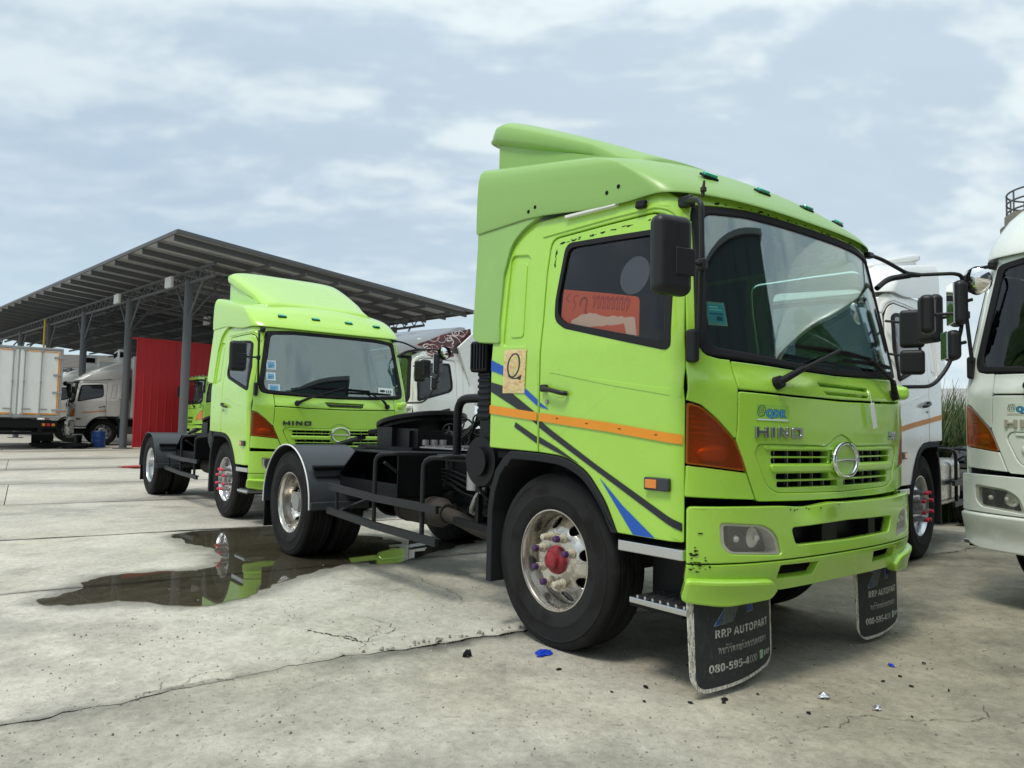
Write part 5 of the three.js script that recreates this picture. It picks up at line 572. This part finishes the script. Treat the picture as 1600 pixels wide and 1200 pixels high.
// ------------------------------------------------------------------ canopy
{
  const U = [0.71, 0.70], Vv = [0.70, -0.71], P0 = [-14.07, -27.0], at = (a, b) => [P0[0] + U[0] * a + Vv[0] * b, P0[1] + U[1] * a + Vv[1] * b];
  const roofY = (b) => 6.26 - 0.075 * b, H0 = 0.27;
  const A1 = 8.42, A0 = -26, B0 = -1.6, B1 = 9.4;
  const T = thing('open_shed', 'long open steel canopy with dark sheet roof on round columns', 'shed', [0, 0, 0], 0);
  const pt = (a, b, dy = 0) => { const q = at(a, b); return [q[0], roofY(b) + dy, q[1]]; };
  // roof sheets, each a corrugated strip
  const nS = 34; for (let i = 0; i < nS; i++) {
    const a0 = lerp(A0, A1, i / nS), a1 = lerp(A0, A1, (i + 1) / nS), pos = [], idx = [], n = 10; for (let k = 0; k <= n; k++) for (const b of [B0, B1]) { const h = (k % 2 ? 0.03 : 0) + 0.12; const q = pt(lerp(a0, a1 + 0.02, k / n), b, h); pos.push(...q); } for (let k = 0; k < n; k++) idx.push(k * 2, k * 2 + 1, k * 2 + 3, k * 2, k * 2 + 3, k * 2 + 2);
    const g = new THREE.BufferGeometry(); g.setAttribute('position', new THREE.Float32BufferAttribute(pos, 3)); g.setIndex(idx); g.computeVertexNormals(); part('roof_sheet', clean(g), M.shedSheet, T);
  }
  part('eave_flashing', mg([beam(pt(A0, B0, 0.10), pt(A1, B0, 0.10), 0.05, 0.10), beam(pt(A1, B0, 0.11), pt(A1, B1, 0.11), 0.05, 0.10), beam(pt(A0, B1, 0.08), pt(A1, B1, 0.08), 0.05, 0.12)]), M.shedSteel, T);
  for (let a = A1 - 0.35; a > A0; a -= 1.22) part('purlin', beam(pt(a, B0 + 0.05), pt(a, B1 - 0.05), 0.07, 0.17), M.shedSteel, T);
  for (const b of [1.2, 2.4, 3.6, 4.8, 6.0, 7.2, 8.4]) part('rafter', beam(pt(A0, b, -0.13), pt(A1 - 0.1, b, -0.13), 0.05, 0.10), M.shedSteel, T);
  const rows = [[0, 'col'], [8.0, 'col2']];
  for (const [b] of rows) {
    const L = []; const tt = (a, d) => pt(a, b, d); L.push(beam(tt(A0, -0.22), tt(A1 - 1.2, -0.22), 0.08, 0.08), beam(tt(A0, -0.58), tt(A1 - 1.2, -0.58), 0.08, 0.08)); let k = 0; for (let a = A1 - 1.2; a > -24; a -= 0.30) { L.push(rod(tt(a, k % 2 ? -0.24 : -0.56), tt(a - 0.30, k % 2 ? -0.56 : -0.24), 0.022, 5)); k++; } part('lattice_truss', mg(L), M.shedSteel, T);
    for (let a = 5.34; a > -25; a -= 5.34) {
      const q = at(a, b), top = roofY(b) - 0.6, gy = groundY(q[0], q[1]); const c = part('column', rod([q[0], gy - 0.05, q[1]], [q[0], top + 0.1, q[1]], 0.13, 20), M.shedSteel, T);
      part('base_plate', bx(0.5, 0.04, 0.5, q[0], gy + 0.02, q[1], 0.005), M.shedSteel, c);
      for (const [da, db] of b > 4 ? [[1.1, 0], [-1.1, 0], [0, -1.2]] : [[1.1, 0], [-1.1, 0], [0, 1.2]]) { const e = at(a + da, b + db); part('brace', rod([q[0], top - 1.15, q[1]], [e[0], roofY(b + db) - (db ? 0.1 : 0.55), e[1]], 0.035, 6), M.shedSteel, c); }
    }
  }
  for (const a of [5.34, 0, -5.34, -10.68, -16.02]) { const L = [beam(pt(a, 0, -0.3), pt(a, 8, -0.3), 0.08, 0.08), beam(pt(a, 0, -0.75), pt(a, 8, -0.75), 0.08, 0.08)]; for (let i = 0; i < 16; i++) L.push(rod(pt(a, i * 0.5, i % 2 ? -0.32 : -0.73), pt(a, i * 0.5 + 0.5, i % 2 ? -0.73 : -0.32), 0.02, 5)); part('lattice_truss', mg(L), M.shedSteel, T); }
  for (const [a, b] of [[4.6, -0.35], [-0.3, -0.35], [-1.3, 3.4], [2.7, 3.4]]) part('flood_lamp', mg([bx(0.5, 0.34, 0.1, ...pt(a, b, -0.55), 0.02, 0, -0.78)]), M.whiteTrim, T);
  // yellow pipe on a column
  const yp = at(-10.5, -0.25); solo('yellow_pipe', 'thin yellow drain pipe fixed to a canopy column', 'pipe', rod([yp[0], 0.4, yp[1]], [yp[0], 5.9, yp[1]], 0.045, 10), std([0.62, 0.44, 0.06], 0.5));
  // red sheet wall
  const wT = thing('red_wall', 'red corrugated sheet wall between the canopy columns', 'wall'); let k = 0; for (let b = 0.25; b < 9; b += 0.27) { const q = at(0.25, b), e = at(0.25, b + 0.27), gy = groundY(q[0], q[1]), h = 3.95; const m = [(q[0] + e[0]) / 2, (q[1] + e[1]) / 2]; part('wall_panel', mg([bx(0.255, h, 0.03, m[0], gy + h / 2 + 0.06, m[1], 0, 0, Math.atan2(-Vv[1], Vv[0])), bx(0.04, h, 0.07, q[0], gy + h / 2 + 0.06, q[1], 0.015, 0, Math.atan2(-Vv[1], Vv[0]))]), M.red, wT); k++; }
  part('top_flashing', beam([at(0.25, 0.1)[0], 0.27 + 4.03, at(0.25, 0.1)[1]], [at(0.25, 9)[0], 0.29 + 4.03, at(0.25, 9)[1]], 0.09, 0.06), M.red, wT);
  // drums and rubbish by the columns
  for (const [a, b, c, lab] of [[0.75, 0.75, [0.02, 0.08, 0.22], 'blue plastic drum at the foot of the red wall'], [-1.4, -0.4, [0.015, 0.07, 0.26], 'blue plastic drum lying beside the parked white truck']]) { const q = at(a, b), gy = groundY(q[0], q[1]); const d = thing('plastic_drum', lab, 'drum', [q[0], gy, q[1]]); const g = new THREE.LatheGeometry([[0.001, 0], [0.27, 0], [0.29, 0.03], [0.29, 0.25], [0.30, 0.27], [0.29, 0.29], [0.29, 0.5], [0.30, 0.52], [0.29, 0.54], [0.29, 0.76], [0.26, 0.8], [0.001, 0.8]].map(p => V2(...p)), 28); g.scale(0.8, 0.75, 0.8); part('drum_body', toCreasedNormals(clean(g), 0.5), std(c, 0.45), d); part('drum_cap', cyl(0.04, 0.04, 0.03, 0.1, 0.612, 0), M.black, d); }
  const R = rng(31), q0 = [-15.9, -26.7]; for (let i = 0; i < 16; i++) { const x = q0[0] + (R() - 0.5) * 2.2, z = q0[1] + (R() - 0.5) * 0.9, gy = groundY(x, z), k = 0.09 + 0.14 * R(); const L = []; const turns = 5; for (let j = 0; j < 3; j++) L.push(ctube(Array.from({ length: 9 }, (_, m) => [x + k * (1.6 + 0.3 * j) * Math.cos(m * 0.9 + j), gy + 0.05 + 0.06 * R() + 0.03 * j, z + k * Math.sin(m * 0.9 + j)]), 0.025 + 0.02 * R(), 24, 6)); solo('discarded_hose', 'tangled black hose in the heap by the canopy column', 'hose', mg(L), M.trim, 'heap of black hoses'); }
}
// ------------------------------------------------------------------ second canopy far behind
{
  const T = thing('far_shed', 'low brown roofed shed with skylight strips far behind the canopy', 'shed');
  const c = std([0.085, 0.07, 0.055], 0.8), w = std([0.75, 0.75, 0.72], 0.6);
  const x0 = -52, x1 = -17, zz = -52, zb = -70, ya = 5.0, yb = 6.2;
  const n = 22; for (let i = 0; i < n; i++) { const a = lerp(x0, x1, i / n), b = lerp(x0, x1, (i + 1) / n); part('roof_sheet', mg([beam([(a + b) / 2, 4.9, zz], [(a + b) / 2, 6.6, zz - 9], (b - a) * 0.96, 0.05)]), c, T); if (i % 2 === 0) part('skylight', beam([(a + b) / 2, 4.45, zz + 0.6], [(a + b) / 2, 4.55, zz + 0.2], (b - a) * 0.9, 0.10), w, T); }
  part('back_wall', bx(x1 - x0, 4.4, 0.2, (x0 + x1) / 2, 2.3, zz - 9), std([0.16, 0.15, 0.14], 0.8), T);
  for (let i = 0; i <= 5; i++) part('column', bx(0.25, 4.8, 0.25, lerp(x0, x1, i / 5), 2.5, zz + 0.2), M.shedSteel, T);
  part('eave_beam', bx(x1 - x0, 0.25, 0.15, (x0 + x1) / 2, 4.72, zz + 0.15), c, T);
}
// ------------------------------------------------------------------ warehouse beyond the frame, mirrored in the windscreen of the near truck
{
  const T = thing('warehouse', 'dark sheet metal warehouse facing the front of the green tractor truck', 'warehouse', [13.0, 0, -3.75], -0.60), m = std([0.045, 0.06, 0.065], 0.6);
  for (let i = 0; i < 36; i++) part('wall_panel', mg([bx(0.06, 8.2, 1.46, 0, 4.1, 0.75 + i * 1.5), bx(0.12, 8.2, 0.06, -0.02, 4.1, 0.02 + i * 1.5)]), m, T);
  for (let i = 0; i < 10; i++) part('end_panel', mg([bx(0.97, 8.2, 0.06, 0.55 + i, 4.1, 0.0)]), m, T);
  part('roof', bx(10.4, 0.15, 54.6, 5.1, 8.3, 27), std([0.2, 0.2, 0.2], 0.6), T);
  part('roller_door', mg(Array.from({ length: 12 }, (_, i) => bx(0.05, 0.36, 4, -0.06, 0.2 + i * 0.38, 9, 0.01))), std([0.20, 0.21, 0.22], 0.5), T);
}
// ------------------------------------------------------------------ right hand background
{
  const T = thing('tower', 'round concrete tower with railed top behind the pale white truck', 'tower', [19.9, 0.2, -27.2]);
  const con = std([0.26, 0.25, 0.21], 0.85, { map: concrete });
  part('platform', mg([cyl(1.40, 1.40, 0.45, 0, 9.28, 0, 'y', 36), cyl(1.55, 1.50, 0.65, 0, 8.74, 0, 'y', 36)]), con, T);
  for (let i = 0; i < 6; i++) { const a = i * Math.PI / 3 + 0.2; part('leg', rod([1.3 * Math.cos(a), 0, 1.3 * Math.sin(a)], [1.3 * Math.cos(a), 8.45, 1.3 * Math.sin(a)], 0.14, 10), con, T); }
  part('stair_shaft', cyl(0.35, 0.35, 8, 0, 4, 0, 'y', 14), M.shedSteel, T);
  const L = []; for (const y of [9.65, 10.0, 10.35]) L.push(new THREE.TorusGeometry(1.32, 0.035, 6, 48).rotateX(Math.PI / 2).translate(0, y, 0)); for (let i = 0; i < 12; i++) { const a = i * Math.PI / 6; L.push(rod([1.32 * Math.cos(a), 9.5, 1.32 * Math.sin(a)], [1.32 * Math.cos(a), 10.35, 1.32 * Math.sin(a)], 0.03, 6)); } part('railing', mg(L), M.shedSteel, T);
}
{
  const T = thing('far_house', 'grey house roof seen past the tall grass', 'house', [29.5, -0.3, -44], -0.5);
  part('wall', bx(16, 3.0, 8, 0, 1.5, 0), std([0.42, 0.41, 0.39], 0.8), T);
  const g = new THREE.ExtrudeGeometry(new THREE.Shape([V2(-4.6, 0), V2(4.6, 0), V2(0, 1.6)]), { depth: 17, bevelEnabled: false }); g.rotateY(Math.PI / 2); g.translate(-8.5, 3.0, 0); part('roof', g, std([0.30, 0.29, 0.28], 0.7), T);
}
{ // tall grass, one object: nobody could count it
  const R = rng(63), L = []; const mk = (x, z, h, lean, az, w) => { const gy = groundY(x, z), n = 5, pos = [], idx = []; for (let i = 0; i <= n; i++) { const t = i / n, bx_ = x + Math.cos(az) * lean * t * t, bz = z + Math.sin(az) * lean * t * t, y = gy + h * t * (1 - 0.18 * lean * t), ww = w * (1 - t ** 2) + 0.002; const px = -Math.sin(az) * ww, pz = Math.cos(az) * ww; pos.push(bx_ - px, y, bz - pz, bx_ + px, y, bz + pz); if (i) { const a = i * 2; idx.push(a - 2, a - 1, a + 1, a - 2, a + 1, a); } } const g = new THREE.BufferGeometry(); g.setAttribute('position', new THREE.Float32BufferAttribute(pos, 3)); g.setIndex(idx); g.computeVertexNormals(); return clean(g); };
  const tones = [[0.06, 0.12, 0.022], [0.09, 0.15, 0.035], [0.14, 0.17, 0.06]].map(c => phys(c, 0.75, { transmission: 0.25, thickness: 0 }));
  const T = new THREE.Group(); T.name = 'tall_grass'; scene.add(T); T.userData = { label: 'tall green reeds growing beyond the parked white trucks', category: 'grass', kind: 'stuff' };
  tones.forEach((m, k) => { const B = []; for (let i = 0; i < 2400; i++) { const u = R() * R(), x = 5.9 + 10 * u, z = -10.6 - 5.4 * u - 2.6 * R(); B.push(mk(x, z, 0.9 + 1.75 * R() * (0.5 + 0.5 * vnoise(x * 0.9, z * 0.9, 0, 5)), 0.15 + 0.7 * R(), R() * 6.28, 0.010 + 0.014 * R())); } part('reed_blades', mg(B), m, T); });
}
// ------------------------------------------------------------------ litter
{
  const R = rng(91); const flake = (x, z, s, h, seed) => { const r = rng(seed), g = new THREE.IcosahedronGeometry(1, 1), p = g.attributes.position; const k = {}; for (let i = 0; i < p.count; i++) { const key = [p.getX(i), p.getY(i), p.getZ(i)].map(v => v.toFixed(2)).join(); const f = (k[key] ??= 0.5 + 0.9 * r()); p.setXYZ(i, p.getX(i) * f * s, Math.abs(p.getY(i)) * f * h, p.getZ(i) * f * s * 0.7); } g.computeVertexNormals(); g.rotateY(r() * 6); g.translate(x, groundY(x, z) + 0.004, z); return g; };
  const mats = { black: M.trim, blue: std([0.01, 0.05, 0.45], 0.4), foil: std([0.75, 0.75, 0.78], 0.25, { metalness: 0.9 }), pale: std([0.6, 0.6, 0.58], 0.7) };
  const items = [['blue', 0.21, -4.34, 0.06, 0.016, 'crumpled blue rag beside the green truck front tyre'], ['black', -0.22, -4.26, 0.026, 0.04, 'black cap lying on the concrete near the cracked slab edge'], ['foil', 1.56, -3.72, 0.028, 0.02, 'crushed foil ring on the concrete beside the mud flap shadow'], ['foil', 1.75, -3.58, 0.022, 0.02, 'crushed foil scrap with white edge near the foil ring'], ['foil', 2.66, -3.62, 0.024, 0.025, 'blue and white wrapper lying out on the open brown concrete'], ['blue', 2.16, -4.25, 0.02, 0.01, 'small blue chip in the dark litter beyond the far mud flap']];
  for (const [m, x, z, s, h, lab] of items) solo('litter_scrap', lab, 'litter', flake(x, z, s, h, x * 1000 | 0), mats[m]);
  for (let i = 0; i < 22; i++) { const [x, z] = i < 12 ? [0.15 + 1.1 * R(), -3.6 - 0.7 * R()] : [1.4 + 1.4 * R(), -3.4 - 1.2 * R()]; solo('litter_chip', 'tiny dark chip scattered on the concrete in front of the green truck', 'litter', flake(x, z, 0.008 + 0.016 * R() * R(), 0.003 + 0.005 * R(), 700 + i), mats.black, 'dark chips scattered on the concrete'); }
  for (let i = 0; i < 26; i++) { const t = i / 26, s = 1.5 + 1.25 * t, [x, z] = st2w(s + 0.25 * R(), 3.88 + 0.16 * sstep(-0.2, 1.6, s) + 0.06 * (R() - 0.5)); solo('broken_concrete', 'crumb of broken concrete along the cracked slab edge', 'rubble', flake(x, z, 0.008 + 0.020 * R() * R(), 0.008 + 0.010 * R(), 800 + i), std([0.30, 0.29, 0.26], 0.9), 'crumbs along the cracked slab edge'); }
  solo('red_cloth', 'red cloth lying on the concrete near the far canopy', 'cloth', flake(-9.5, -19.0, 0.45, 0.05, 12), std([0.30, 0.02, 0.02], 0.8));
}
renderer.render(scene, camera);
